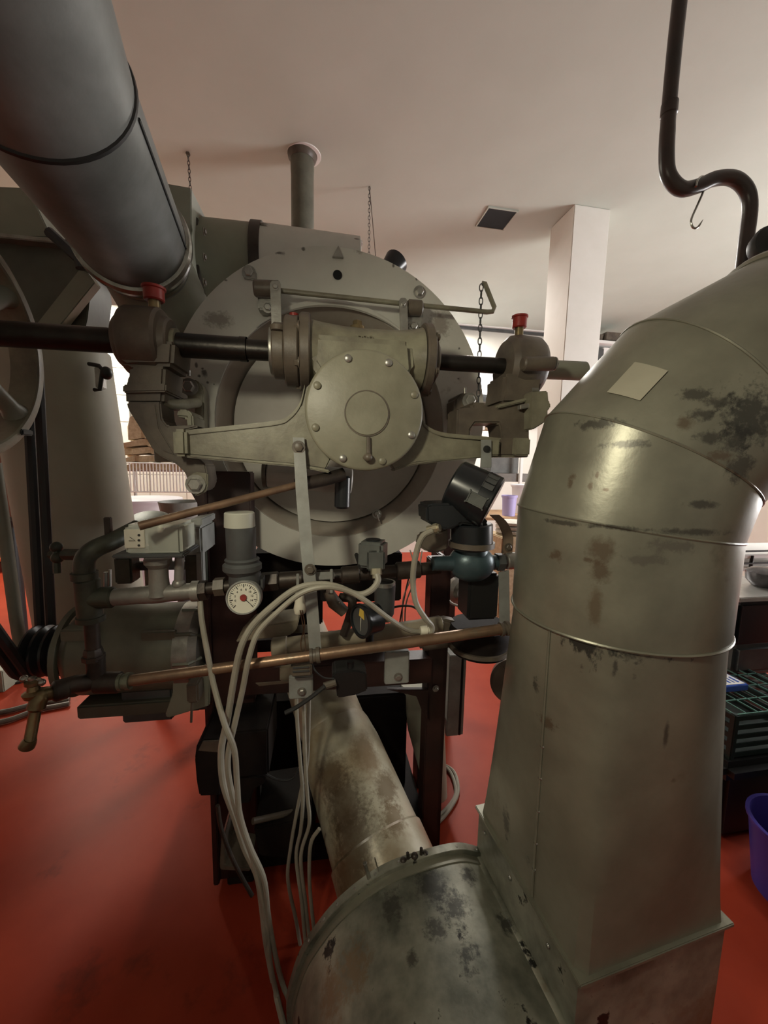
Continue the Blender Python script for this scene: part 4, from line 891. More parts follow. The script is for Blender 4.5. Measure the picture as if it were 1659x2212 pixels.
b = B(); b.lathe(M.Q(74, 1505, TD-.08), Z, [(0, 0), (0, .02), (.012, .024), (.018, .014), (.03, .012), (.034, .017), (.042, .017), (.046, .008), (.05, .008), (.05, 0)], 20); tp.part('bonnet', b, 'brass')
b = B(); b.tube([M.Q(52, 1466, TD-.08), M.Q(90, 1474, TD-.08)], .006, 10); b.ball(M.Q(52, 1466, TD-.08), .009); b.ball(M.Q(90, 1474, TD-.08), .009); b.lathe(M.Q(71, 1480, TD-.08), Z, [(0, 0), (0, .009), (.02, .009), (.022, 0)], 12); tp.part('handle', b, 'tin'); tp.done()
b = B(); b.tube([M.Q(110, 1198, 1.3), M.Q(150, 1200, 1.28), M.Q(205, 1192, 1.2)], .013, 10); b.ball(M.Q(122, 1182, 1.29), .017); b.ball(M.Q(124, 1205, 1.28), .017); b.tube([M.Q(122, 1178, 1.29), M.Q(124, 1238, 1.28)], .011, 8); b.tube([M.Q(140, 1198, 1.27), M.Q(175, 1198, 1.25)], .017, 8)
single('small_cock', b, 'greenpipe', 'small dark green cock with stubby lever in front of belts', 'valve')
# actuated valve
av = T('actuator_valve', 'grey metal valve body carrying a clear boxed actuator', 'valve')
r1 = rr(18, 340, 1280, TD)
p0, p1 = M.Q(246, 1290, TD), M.Q(432, 1276, TD)
b = B(); b.lathe(p0, p1-p0, [(0, 0), (0, r1), (.06, r1*1.02), (.10, r1*1.12), (.16, r1*1.0), ((p1-p0).length-.022, r1), ((p1-p0).length-.02, r1*1.25), ((p1-p0).length, r1*1.25), ((p1-p0).length, 0)], 24); av.part('valve_body', b, 'bodygrey')
b = B(); b.lathe(M.Q(345, 1284, TD), Z, [(0, 0), (0, .032), (.02, .026), (.045, .024), (.075, .024), (.088, .034), (.10, .034), (.10, 0)], 24); av.part('neck', b, 'bodygrey')
b = B(); b.tube([M.Q(388, 1204, TD), M.Q(386, 1262, TD)], .012, 12); b.ball(M.Q(386, 1262, TD), .017); av.part('side_stem', b, 'bodygrey')
b = B(); bpx(b, 240, 1198, 396, 1206, TD-.06, TD+.07, M, .003); p = av.part('base_plate', b, 'darkgrey')
b = B(); bpx(b, 268, 1134, 392, 1200, TD-.055, TD+.055, M, .008); av.part('clear_cover', b, 'clear', 'clear yellowed plastic cover')
b = B(); bpx(b, 268, 1144, 312, 1184, TD-.058, TD-.052, M, .001); sc = av.part('scale_plate', b, 'dial', 'pale scale plate with printed marks')
for y in (1156, 1167, 1178):
    b = B(); b.lathe(M.Q(300, y, TD-.059), -Y, [(0, 0), (0, .003), (.001, .003), (.001, 0)], 8); av.sub(sc, 'mark', b, 'ink')
b = B(); b.tube([M.Q(280, 1160, TD-.060), M.Q(292, 1168, TD-.060), M.Q(278, 1168, TD-.060)], .0008, 4); av.sub(sc, 'mark', b, 'ink')
b = B(); bpx(b, 354, 1142, 384, 1188, TD-.03, TD+.03, M, .003); av.part('coil', b, 'greenpipe')
b = B(); bpx(b, 320, 1150, 344, 1196, TD-.02, TD+.03, M, .003); av.part('cam_block', b, 'darkgrey')
for x in (308, 347):
    b = B(); q = M.Q(x, 1142, TD-.04); b.lathe(q-Z*.01, Z, [(0, 0), (0, .007), (.015, .0075), (.02, .005), (.022, 0)], 12); av.part('screw_dome', b, 'dial')
b = B(); b.prism(opx([(394, 1128), (436, 1120), (436, 1136), (396, 1140)], TD+.06), Y*.14, .003); av.part('back_plate', b, 'greystrap')
av.done()
# black vertical pointer bar and clutter behind
b = B(); bpx(b, 224, 1118, 238, 1168, TD+.06, TD+.075, M, .002); single('slotted_lever', b, 'oldpipe', 'short upright dark slotted lever above the iron elbow', 'lever')
tr_ = T('switch_box', 'grey and dark green switch housing behind the clear boxed actuator', 'box')
b = B(); bpx(b, 395, 1138, 436, 1200, 1.25, 1.40, M, .006); tr_.part('lid', b, 'greystrap'); b = B(); bpx(b, 400, 1198, 430, 1290, 1.28, 1.38, M, .004); q = tr_.part('back_panel', b, 'greenpipe'); b = B(); bpx(b, 424, 1190, 438, 1270, 1.25, 1.28, M, .003); tr_.part('side_strip', b, 'greystrap'); b = B(); bpx(b, 246, 1205, 284, 1262, 1.28, 1.34, M, .005); tr_.part('dark_block', b, 'greenpipe'); b = B(); bpx(b, 280, 1214, 404, 1232, 1.36, 1.38, M, .002); tr_.part('mounting_rail', b, 'darkgrey'); tr_.done()
b = B(); b.prism(opx([(205, 1153), (262, 1140), (262, 1152), (228, 1160)], 1.3), Y*.02, .001); av_plate = b
b = B(); b.tube([M.Q(238, 1230, TD+.05), M.Q(238, 1266, TD+.05), M.Q(229, 1270, TD+.05)], .004, 8); b.tube([M.Q(229, 1236, TD+.05), M.Q(229, 1272, TD+.05)], .006, 8); single('linkage_rod', b, 'steel', 'small bent linkage rod between tee and dark green box', 'rod')
# union between valve and regulator
un = T('pipe_union', 'brownish hex union between grey valve and dial gauge regulator', 'union')
b = B(); p0, p1 = M.Q(432, 1276, TD), M.Q(448, 1274, TD); b.lathe(p0, p1-p0, [(0, 0), (0, .028), ((p1-p0).length, .028), ((p1-p0).length, 0)], 6); un.part('hex_nut', b, 'oldpipe')
b = B(); b.cyl(M.Q(446, 1272, TD), M.Q(500, 1266, TD), .017); un.part('nipple', b, 'oldpipe')
b = B(); p0, p1 = M.Q(464, 1268, TD), M.Q(486, 1266, TD); b.lathe(p0, p1-p0, [(0, 0), (0, .026), ((p1-p0).length, .026), ((p1-p0).length, 0)], 6); un.part('hex_nut', b, 'castdark'); un.done()
# pressure regulator with dial
rg_ = T('pressure_regulator', 'grey pressure regulator with pale knob above a white dial', 'regulator')
KX = 521
def rl(b, px, y0, y1, prof, d=TD, seg=28):
    a = M.Q(px, y1, d); c = M.Q(px, y0, d); h = (c-a).length; b.lathe(a, Z, [(t*h, S(r, a)) for t, r in prof], seg); return b
b = B(); rl(b, 518, 1106, 1138, [(0, 0), (0, 31), (.02, 32), (.93, 31), (1, 29), (1, 0)], TD-.02); kp = rg_.part('knob', b, 'paleplastic', 'pale ribbed adjusting knob')
b = B(); rl(b, 522, 1138, 1218, [(0, 0), (0, 27), (.1, 30), (.98, 31), (1, 31), (1, 0)], TD-.02); rg_.part('bonnet', b, 'darkgrey')
b = B(); rl(b, 524, 1204, 1240, [(0, 0), (0, 30), (.2, 36), (.3, 40), (.6, 40), (.75, 34), (.9, 36), (1, 32), (1, 0)], TD-.02); rg_.part('ring_nut', b, 'darkgrey')
b = B(); rl(b, 528, 1232, 1275, [(0, 0), (0, 28), (.5, 32), (1, 30), (1, 0)], TD-.02); bpx(b, 496, 1246, 566, 1290, TD-.03, TD+.04, M, .012); rg_.part('body', b, 'darkgrey')
gc = M.Q(526, 1291, TD-.075); R_ = S(37, gc); gd = (-Y+Z*.18).normalized()
b = B(); b.lathe(gc-gd*.03, gd, [(0, 0), (0, R_*.9), (.004, R_), (.03, R_), (.034, R_*.97), (.034, R_*.9), (.029, R_*.9), (.029, 0)], 40); rg_.part('gauge_case', b, 'greystrap')
b = B(); b.lathe(gc-gd*.001, gd, [(0, 0), (0, R_*.9), (.001, R_*.9), (.0012, 0)], 40); df_ = rg_.part('dial', b, 'dial', 'white dial with black graduations')
ga_, gc_, _ = frame_of(gd)
# orientation: right = X-ish, up
gx = X; gy = gd.cross(X)*-1
if gy.z < 0: gy = -gy
tb_ = B()
for k in range(33):
    a = math.radians(225-270*k/32); r0 = .70 if k % 4 else .60
    d_ = gx*math.cos(a)+gy*math.sin(a); q = gc+gd*.0008; s_ = d_.cross(gd)
    w_ = .0006 if k % 4 else .001
    tb_.prism([q+d_*R_*r0-s_*w_, q+d_*R_*.8-s_*w_, q+d_*R_*.8+s_*w_, q+d_*R_*r0+s_*w_], gd*.0004)
rg_.sub(df_, 'graduations', tb_, 'ink')
b = B(); d_ = gx*math.cos(-.75)+gy*math.sin(-.75); s_ = d_.cross(gd); q = gc+gd*.002
b.prism([q-d_*R_*.2-s_*.0016, q+d_*R_*.72-s_*.0004, q+d_*R_*.72+s_*.0004, q-d_*R_*.2+s_*.0016], gd*.0006); rg_.sub(df_, 'needle', b, 'ink')
b = B(); b.lathe(q, gd, [(0, 0), (0, R_*.2), (.003, R_*.18), (.003, 0)], 20); rg_.sub(df_, 'needle_hub', b, 'red', 'dark red needle hub')
for i in range(8):
    a = math.radians(200-220*i/7); d_ = gx*math.cos(a)+gy*math.sin(a)
    fc = bpy.data.curves.new('n', 'FONT'); fc.body = str(i*2); fc.size = .0075; fc.align_x = 'CENTER'; fc.align_y = 'CENTER'; fc.extrude = .0001
    fo = bpy.data.objects.new('n', fc); COL.objects.link(fo)
    fo.matrix_world = Matrix.Translation(gc+d_*R_*.48+gd*.0013) @ Matrix((gx, gy, gd)).transposed().to_4x4(); bpy.context.view_layer.update()
    me = bpy.data.meshes.new_from_object(fo); me.transform(fo.matrix_world); b = B(); b.m.from_mesh(me); bpy.data.objects.remove(fo); rg_.sub(df_, 'numeral', b, 'ink')
rg_.done()
# main line to the right, behind the strap
ml = T('gas_line', 'dark brown horizontal pipe crossing under the drum to the blue valve', 'pipe')
pa, pb_ = M.Q(556, 1258, TD+.05), M.Q(950, 1226, TD+.05)
b = B(); b.cyl(pa, pb_, rr(15, 700, 1240, TD)); ml.part('pipe', b, 'oldpipe')
for (x0, x1, r) in ((556, 600, 22), (600, 650, 19), (660, 690, 17), (730, 770, 20), (850, 905, 20)):
    p0 = pa.lerp(pb_, (x0-556)/394); p1 = pa.lerp(pb_, (x1-556)/394); b = B(); b.ccyl(p0, p1, rr(r, x0, 1240, TD), .004, 18 if x1 != 600 else 6); ml.part('coupling', b, 'oldpipe')
ml.done()
b = B(); b.prism(opx([(676, 1238), (722, 1236), (722, 1252), (676, 1254)], TD-.01), Y*.01, .002); b.prism(opx([(678, 1228), (684, 1228), (684, 1262), (678, 1262)], TD-.015), Y*.006, .001); b.prism(opx([(713, 1230), (719, 1230), (719, 1282), (713, 1282)], TD-.015), Y*.006, .001); b.prism(opx([(640, 1240), (646, 1240), (646, 1290), (640, 1290)], TD-.015), Y*.006, .001)
single('pipe_clip', b, 'greystrap', 'pale clip with thin straps holding hoses below the drum', 'clip')
# solenoid cube
so = T('pressure_switch', 'small grey cube switch with conduit nut above the dark pipe', 'switch')
b = B(); c = M.Q(806, 1195, TD-.01); b.box(c, (S(54, c), .07, S(56, c)), Frame(-14), .008); p = so.part('housing', b, 'switchgrey')
b = B(); bpx(b, 793, 1190, 832, 1234, TD-.055, TD-.045, Frame(9), .006); so.part('front_cover', b, 'switchgrey')
b = B(); b.lathe(c+Z*S(28, c), Z, [(0, 0), (0, .022), (.004, .022), (.005, .012), (.002, 0)], 20); so.part('top_disc', b, 'blackgloss')
b = B(); cn = M.Q(813, 1232, TD-.06); b.lathe(cn, (Z*-1-X*.0-Y*.3), [(-.005, 0), (-.005, .016), (.012, .016), (.012, .012), (.022, .012), (.022, 0)], 8); so.part('gland_nut', b, 'brasspale')
b = B(); b.prism(opx([(766, 1200), (776, 1198), (786, 1232), (776, 1232)], TD+.0), Y*.03, .003); so.part('side_lever', b, 'black'); so.done()
# blue valve and black actuator
bv = T('globe_valve', 'blue grey round globe valve body right of the drum', 'valve')
c = M.Q(1018, 1216, TD+.02)
b = B(); b.ball(c, S(50, c), (1, .8, .82), 28); p = bv.part('body', b, 'bluegrey')
b = B(); b.lathe(c-X*.02, X, [(0, 0), (0, .045), (S(50, c), .026), (S(70, c)+.01, .022), (S(70, c)+.01, 0)], 24); b.lathe(c+X*.02, -X, [(0, 0), (0, .045), (S(55, c), .024), (S(100, c), .022), (S(100, c), 0)], 24); bv.part('ports', b, 'bluegrey')
b = B(); b.lathe(c+Z*.03, Z, [(0, 0), (0, .052), (.012, .050), (.03, .047), (.03, 0)], 32); bv.part('bonnet_flange', b, 'bluegrey')
b = B(); q0 = M.Q(1072, 1214, TD+.02); b.lathe(q0, X, [(0, 0), (0, .029), (.022, .029), (.022, .025), (.026, .025), (.026, 0)], 6); bv.part('hex_nut', b, 'darkgrey')
b = B(); b.ccyl(M.Q(1092, 1212, TD+.02), M.Q(1150, 1208, TD+.02), .027, .003); bv.part('outlet_socket', b, 'steel'); bv.done()
ac = T('valve_actuator', 'black drum shaped actuator with tilted round cap on blue valve', 'actuator')
b = B(); b.ccyl(M.Q(1018, 1184, TD), M.Q(1018, 1130, TD), S(44, c), .004); ac.part('column', b, 'blackgloss')
b = B(); b.lathe(M.Q(1018, 1180, TD), Z, [(0, S(44, c)), (0, S(48, c)), (.016, S(48, c)), (.016, S(44, c))], 36); ac.part('collar', b, 'castdark')
b = B(); b.prism(opx([(920, 1092), (930, 1088), (1000, 1086), (1040, 1110), (1058, 1130), (1055, 1140), (996, 1132), (986, 1140), (968, 1146), (940, 1138), (922, 1128)], TD-.05), Y*.10, .008); ac.part('lower_body', b, 'blackgloss')
a0, a1 = M.Q(998, 1064, TD-.03), M.Q(1060, 1040, TD-.02); axx = (X*.80-Z*.42-Y*.45).normalized()
cc_ = M.Q(1014, 1062, TD-.02)
b = B(); b.lathe(cc_-axx*.055, axx, [(0, 0), (0, .068), (.006, .074), (.085, .078), (.086, .080), (.125, .080), (.130, .076), (.131, 0)], 44); cap = ac.part('cap', b, 'blackgloss')
pv = axx.cross(Z).normalized(); 
for k, (an, off) in enumerate(((.25, .10), (.55, .10), (.85, .10))):
    dirn = (Z*math.sin(an+.1)-Y*math.cos(an+.1)); dirn = (dirn-axx*dirn.dot(axx)).normalized(); b = B(); tt_ = Matrix((axx, axx.cross(dirn), dirn)).transposed(); b.box(cc_+axx*.045+dirn*.080, (.028, .012, .006), tt_, .002); ac.sub(cap, 'clip', b, 'darkgrey')
dirn = (-Y*.98-Z*.25); dirn = (dirn-axx*dirn.dot(axx)).normalized(); tt_ = Matrix((axx, axx.cross(dirn), dirn)).transposed(); b = B(); b.box(cc_+axx*.035+dirn*.0775, (.05, .032, .006), tt_, .008); ac.sub(cap, 'label_plate', b, 'switchgrey', 'blank grey oval label')
b = B(); q = M.Q(938, 1142, TD-.06); b.lathe(q, (X*.75+Z*.25-Y*.6), [(-.02, 0), (-.02, .012), (.0, .012), (.0, .015), (.012, .015), (.012, .011), (.018, .011), (.018, 0)], 10); ac.part('cable_gland', b, 'brasspale')
b = B(); b.tube([M.Q(1040, 1130, TD-.05), M.Q(1042, 1176, TD-.05), M.Q(1042, 1192, TD-.05)], .003, 6); b.ball(M.Q(1042, 1172, TD-.05), .006); ac.part('bail_wire', b, 'steel')
b = B(); b.prism(opx([(906, 1182), (912, 1158), (968, 1140), (968, 1188), (940, 1196), (922, 1192)], TD), Y*.06, .006); ac.part('flap_box', b, 'castdark'); ac.done()
# curved steel strap around the actuator
b = B(); sp_ = sm([M.Q(1068, 1112, TD+.05), M.Q(1086, 1130, TD+.04), M.Q(1098, 1160, TD+.03), M.Q(1096, 1196, TD+.02)], 5)
b.prism([q-X*.017 for q in sp_]+[q+X*.017 for q in sp_[::-1]], Y*.006, .001); q = T('curved_strap', 'worn curved steel strap right of the black actuator', 'strap'); z_ = q.part('strap', b, 'wornsteel'); b = B(); b.hexn(M.Q(1098, 1182, TD+.02), -Y, .009, .008); q.sub(z_, 'bolt', b, 'castdark'); q.done()
b = B(); b.prism(opx([(1078, 1236), (1100, 1232), (1102, 1352), (1080, 1352)], TD+.01), Y*.006, .001); single('flat_bar', b, 'greystrap', 'upright grey flat bar below the outlet of the blue valve', 'strap')
b = B(); bpx(b, 1012, 1240, 1078, 1340, TD+.02, TD+.12, M, .008); single('coil_box', b, 'black', 'black upright box directly below the blue globe valve', 'box')
fl_ = T('flared_filter', 'round flared grey filter bowl below the black upright box', 'filter')
c = M.Q(1036, 1366, TD+.08); b = B(); b.lathe(c, -Z, [(-.03, 0), (-.03, S(62, c)), (-.01, S(66, c)), (.015, S(64, c)), (.04, S(60, c)), (.05, S(62, c)), (.062, S(60, c)), (.066, S(50, c)), (.066, 0)], 44); fl_.part('bowl', b, 'nearblack')
b = B(); b.lathe(c-Z*.038, -Z, [(0, S(58, c)), (0, S(66, c)), (.012, S(67, c)), (.014, S(58, c))], 44); fl_.part('rim', b, 'castdark')
b = B(); b.prism(opx([(900, 1350), (960, 1338), (990, 1345), (985, 1400), (910, 1410)], TD+.10), Y*.05, .01); fl_.part('inlet', b, 'castdark'); fl_.done()
# long copper pipe
lc = T('copper_pipe', 'long copper pipe crossing the whole machine front, rising to the right', 'pipe')
CD = 1.04
ka = [M.Q(268, 1472, CD), M.Q(400, 1450, CD), M.Q(560, 1432, CD), M.Q(680, 1416, CD), M.Q(860, 1388, CD), M.Q(1092, 1358, CD)]
b = B(); b.tube([ka[0].lerp(ka[3], i/8) for i in range(9)], rr(11.5, 500, 1440, CD), 18); lc.part('pipe_length', b, 'copper')
b = B(); b.tube([ka[3].lerp(ka[5], i/8) for i in range(9)], rr(12, 900, 1390, CD), 18); lc.part('pipe_length', b, 'copper')
for i, (px, py) in enumerate(((270, 1472), (680, 1416), (1090, 1358))):
    q = M.Q(px, py, CD); b = B(); b.lathe(q-(ka[5]-ka[0]).normalized()*.014, (ka[5]-ka[0]), [(0, .012), (0, .021), (.008, .021), (.009, .018), (.017, .018), (.018, .022), (.028, .022), (.028, .012)], 20); lc.part('ferrule', b, 'brassgreen' if i == 0 else 'castdark')
lc.done()
# beige manifold behind it
mf = T('manifold_tube', 'dull beige tube running just behind the long copper pipe', 'pipe')
b = B(); b.ccyl(M.Q(592, 1398, TD+.12), M.Q(955, 1348, TD+.12), rr(17, 700, 1390, TD+.12), .004); mf.part('tube', b, 'beige')
b = B(); b.ccyl(M.Q(588, 1400, TD+.12), M.Q(622, 1396, TD+.12), rr(22, 600, 1390, TD+.12), .004); mf.part('end_sleeve', b, 'beige')
mf.done()
b = B(); b.prism(opx([(540, 1355), (646, 1340), (640, 1362), (624, 1374), (508, 1388)], TD+.16), Y*.12, .004); single('pale_shelf', b, 'beige', 'pale dusty ledge left of the hanging strap under dark pipe', 'ledge')
b = B(); bpx(b, 604, 1440, 640, 1472, TD+.1, TD+.2, M, .004); b.prism(opx([(552, 1476), (640, 1470), (640, 1474), (560, 1482)], TD+.08), Y*.004, 0); single('tan_block', b, 'beige', 'tan block below the copper pipe left of small junction clip', 'block')
b = B(); rl(b, 0, 0, 1, [(0, 0)]) if False else None
b = B(); q = M.Q(645, 1282, TD+.04); b.lathe(M.Q(648, 1328, TD+.04), Z, [(0, 0), (.006, .016), (.02, .019), (.035, .016), (.05, .014), (.075, .013), (.078, 0)], 18); single('ceramic_insulator', b, 'cream', 'small cream porcelain insulator left of hanging strap', 'insulator')
for i, (x0, x1) in enumerate(((648, 655), (652, 646))):
    b = B(); b.tube(sm([M.Q(x0, 1318, TD+.02), M.Q(x0+6, 1350, TD+.02), M.Q(x1+4, 1386, TD+.03), M.Q(x1+6, 1420, TD+.04)], 5), .0018, 5); single('thin_wire', b, 'copper', ['thin bare wire below the cream insulator, right one', 'thin bare wire below the cream insulator, left one'][i], 'wire', 'bare wires at the cream insulator')
# pipe clips on the beam
for (x0, x1, y0, y1, lab) in ((832, 884, 1408, 1478, 'bolted steel pipe clip under copper pipe near the right leg'), (624, 676, 1462, 1510, 'grey steel plate clip under copper pipe beside the strap')):
    q = T('beam_clip', lab, 'clip'); b = B(); bpx(b, x0, y0, x1, y1, CD+.03, CD+.05, M, .003); z_ = q.part('plate', b, 'greystrap'); b = B(); b.hexn(M.Q((x0+x1)/2+2, y1-16, CD+.03), -Y, .009, .008); q.sub(z_, 'bolt', b, 'steel'); q.done()
q = T('ridged_clip', 'small ridged box hanging right below copper pipe beside strap', 'clip'); b = B(); bpx(b, 628, 1436, 674, 1462, CD, CD+.05, M, .004); z_ = q.part('box', b, 'castdark')
for y in (1443, 1451): b = B(); bpx(b, 632, y-1.5, 668, y+1.5, CD-.004, CD+.0, M, .001); q.sub(z_, 'ridge', b, 'darkgrey')
q.done()
# black gauge seen edge on
bgg = T('black_gauge', 'black round gauge turned left, yellow mark on its face', 'gauge')
gx_ = (-X*.86-Y*.5+Z*.02).normalized(); c = M.Q(800, 1336, TD-.02)
b = B(); b.lathe(c, gx_, [(-.03, 0), (-.03, .030), (-.022, .044), (.025, .047), (.030, .050), (.038, .050), (.040, .047), (.040, .042), (.032, .042), (.032, 0)], 40); bgg.part('case', b, 'blackgloss')
b = B(); b.lathe(c, gx_, [(.0325, 0), (.0325, .041), (.0335, .041), (.0335, 0)], 36); p = bgg.part('dial', b, 'darkgrey')
ga_, gc_, _ = frame_of(gx_); up_ = (Z-gx_*Z.dot(gx_)).normalized(); sd_ = gx_.cross(up_)
b = B(); q = c+gx_*.034; b.prism([q+up_*.008-sd_*.016, q+up_*.034-sd_*.012, q+up_*.036+sd_*.006, q+up_*.014+sd_*.010], gx_*.001); bgg.sub(p, 'scale_band', b, 'yellow', 'yellow scale segment')
b = B(); b.prism([q-up_*.030, q+up_*.01+sd_*.0015, q+up_*.01-sd_*.0015], gx_*.0012); bgg.sub(p, 'needle', b, 'dial')
b = B(); b.cyl(c-gx_*.0-up_*.045, c-up_*.075, .012); bgg.part('stem', b, 'black'); bgg.done()
# filter cup, small cock
fc_ = T('filter_cup', 'grey cylindrical cup with pale rim left of the right leg', 'filter')
b = B(); rl(b, 830, 1262, 1330, [(0, 0), (0, 18), (.08, 21), (1, 23), (1, 0)], TD+.10, 24); fc_.part('cup', b, 'darkgrey')
b = B(); rl(b, 830, 1256, 1264, [(0, 20), (0, 24), (1, 24), (1, 20), (0, 20)], TD+.10, 24); fc_.part('rim', b, 'steel')
b = B(); rl(b, 836, 1330, 1342, [(0, 0), (0, 8), (1, 12), (1, 0)], TD+.09, 14); fc_.part('drain', b, 'brasspale'); fc_.done()
lv = T('lever_cock', 'dark lever cock pointing down right of hanging strap', 'valve')
b = B(); b.tube([M.Q(708, 1276, TD+.03), M.Q(722, 1302, TD+.03), M.Q(744, 1322, TD+.03)], [.016, .021, .017], 12); lv.part('lever', b, 'castdark')
b = B(); bpx(b, 692, 1262, 712, 1300, TD+.05, TD+.09, M, .004); lv.part('block', b, 'darkgrey')
b = B(); b.hexn(M.Q(712, 1274, TD+.01), -Y, .007, .008); b.ball(M.Q(733, 1302, TD+.01), .004); lv.part('screw', b, 'tin')
b = B(); b.tube(sm([M.Q(735, 1290, TD+.10), M.Q(760, 1296, TD+.08), M.Q(756, 1330, TD+.08), M.Q(742, 1372, TD+.08)], 5), .014, 10); lv.part('body', b, 'oldpipe'); lv.done()
# black limit switch with cable
ls = T('limit_switch', 'black block switch with plunger lying on the cross beam', 'switch')
b = B(); b.prism(opx([(716, 1462), (722, 1452), (770, 1448), (792, 1454), (794, 1492), (770, 1502), (738, 1508), (728, 1508), (726, 1484)], CD+.02), Y*.07, .004); ls.part('block', b, 'black')
b = B(); b.tube([M.Q(757, 1452, CD+.04), M.Q(757, 1428, CD+.04)], .011, 12); ls.part('plunger', b, 'black')
b = B(); b.tube([M.Q(700, 1482, CD+.01), M.Q(726, 1474, CD+.01)], .010, 10); ls.part('gland', b, 'castdark')
b = B(); b.tube(sm([M.Q(702, 1482, CD+.0), M.Q(672, 1506, CD+.0), M.Q(640, 1528, CD+.0), M.Q(616, 1540, CD+.0)], 5), .0062, 8); ls.part('cable', b, 'rubber')
b = B(); b.tube(sm([M.Q(674, 1434, CD+.02), M.Q(682, 1450, CD+.01), M.Q(700, 1464, CD+.01), M.Q(722, 1466, CD+.01)], 5), .0026, 6); ls.part('cable', b, 'rubber'); ls.done()
# ------------------------------------------------------------------ hoses
def hose(name, pts, r, m, label, cat='hose', group=None, n=7):
    b = B(); b.tube(sm([G(x, y, r*1.2) if d is None else M.Q(x, y, d) for x, y, d in pts], n), r, 10); return single(name, b, m, label, cat, group)
hose('conduit_hose', [(814, 1240, TD-.07), (816, 1256, TD-.08), (800, 1276, TD-.09), (772, 1284, TD-.09), (730, 1268, TD-.09), (690, 1262, TD-.09), (640, 1272, TD-.09), (590, 1308, TD-.09), (545, 1352, TD-.09), (520, 1400, TD-.10), (505, 1470, TD-.10), (492, 1550, TD-.10), (478, 1620, TD-.10), (482, 1690, TD-.10), (505, 1760, TD-.10), (528, 1830, TD-.10), (555, 1890, TD-.11), (566, 1960, TD-.10), (574, 2030, TD-.09), (588, 2110, None), (604, 2180, None), (624, 2260, None)], .0088, 'hose', 'grey conduit hose running from cube switch gland down to the floor')
hose('conduit_hose', [(912, 1366, TD-.03), (880, 1360, TD-.05), (840, 1336, TD-.08), (790, 1298, TD-.10), (750, 1276, TD-.10), (700, 1268, TD-.105), (650, 1282, TD-.105), (600, 1322, TD-.105), (558, 1366, TD-.105), (538, 1420, TD-.11), (524, 1490, TD-.11), (508, 1560, TD-.11), (492, 1640, TD-.12), (500, 1710, TD-.12), (520, 1780, TD-.12), (545, 1850, TD-.12), (562, 1920, TD-.12), (574, 1990, TD-.10), (584, 2085, TD-.07), (598, 2150, None), (616, 2230, None), (630, 2280, None)], .0075, 'hose', 'grey conduit hose from white joint above the copper pipe, looping left and down')
hose('conduit_hose', [(432, 1290, TD), (436, 1340, TD-.03), (450, 1420, TD-.06), (462, 1480, TD-.08), (484, 1560, TD-.13), (506, 1620, TD-.14), (512, 1690, TD-.14), (518, 1760, TD-.14), (540, 1830, TD-.13), (570, 1900, TD-.13), (580, 1980, TD-.1), (594, 2060, TD-.06), (612, 2130, None), (640, 2200, None)], .0075, 'hose', 'grey hose hanging from the grey valve outlet and crossing the other hoses')
hose('cable_tail', [(470, 1740, 1.06), (478, 1790, 1.06), (500, 1850, 1.06), (525, 1900, 1.06), (545, 1935, 1.05)], .006, 'oldpipe', 'brown cable curving below black junction box beside the hoses', 'cable')
hose('conduit_hose', [(934, 1146, TD-.07), (912, 1160, TD-.07), (898, 1200, TD-.06), (892, 1250, TD-.05), (898, 1300, TD-.05), (918, 1335, TD-.05), (932, 1352, TD-.04), (930, 1366, TD-.04), (914, 1366, TD-.03)], .0085, 'hose', 'grey hose dropping from the black actuator gland to the white joint')
b = B(); q = M.Q(918, 1362, TD-.035); b.lathe(q-X*.014, X, [(0, 0), (0, .012), (.008, .014), (.02, .014), (.022, .010), (.03, .010), (.03, 0)], 16); b.ball(M.Q(928, 1366, TD-.035), .010); single('hose_joint', b, 'cream', 'small white hose joint resting on the copper pipe', 'fitting')
hs_ = [((668, 1500), (664, 1640), (652, 1700), (640, 1760), (628, 1830), (622, 1900), (640, 1990), (652, 2060), (666, 2120)), ((640, 1500), (642, 1560), (648, 1640), (654, 1720), (650, 1790), (640, 1850), (652, 1950), (662, 2050), (680, 2110)), ((655, 1510), (660, 1660), (664, 1720), (668, 1780), (650, 1850), (660, 1950), (672, 2050), (692, 2100)), ((690, 1790), (672, 1820), (668, 1880), (672, 1950), (684, 2040), (702, 2080))]
HL = ['leftmost pale cable hanging beside the mottled pipe', 'second pale cable, crossing the small red gap beside mottled pipe', 'third pale cable hanging against the side of mottled pipe', 'short pale cable nearest to the blower housing']
for i, (ptsx, lab) in enumerate(zip(hs_, HL)): hose('floor_cable', [(x, y, None if k == len(ptsx)-1 else 1.20-.02*i-.02*max(0, k-5)) for k, (x, y) in enumerate(ptsx)], .0062, 'hose', lab, 'cable', 'pale cables beside the mottled pipe')
for i, off in enumerate((0, 14)):
    q = [G(x, y, .012) for x, y in ((800, 1800+off), (880, 1790+off), (940, 1768+off), (978+off/3, 1730), (984+off/3, 1700-off/2), (966+off/2, 1660), (920, 1640))]
    b = B(); b.tube(sm(q, 6), .009, 8); single('coiled_cable', b, 'hose', 'inner grey cable curled on the floor behind the right leg' if i == 0 else 'outer grey cable curled on the floor behind the right leg', 'cable')
for i, pts in enumerate([((900, 1190), (880, 1260), (866, 1330), (862, 1360)), ((912, 1190), (902, 1240), (878, 1300), (874, 1360)), ((886, 1188), (894, 1230), (872, 1290), (868, 1350))]):
    hose('thin_cable', [(x, y, 1.50) for x, y in pts], .003, 'wirecable' if i else 'rubber', ['black thin cable of the loose bunch behind the grey cup filter', 'pale thin cable of the bunch, nearest the right leg', 'pale thin cable of the bunch, nearest the cup filter'][i], 'cable', 'thin cables behind the grey cup filter')
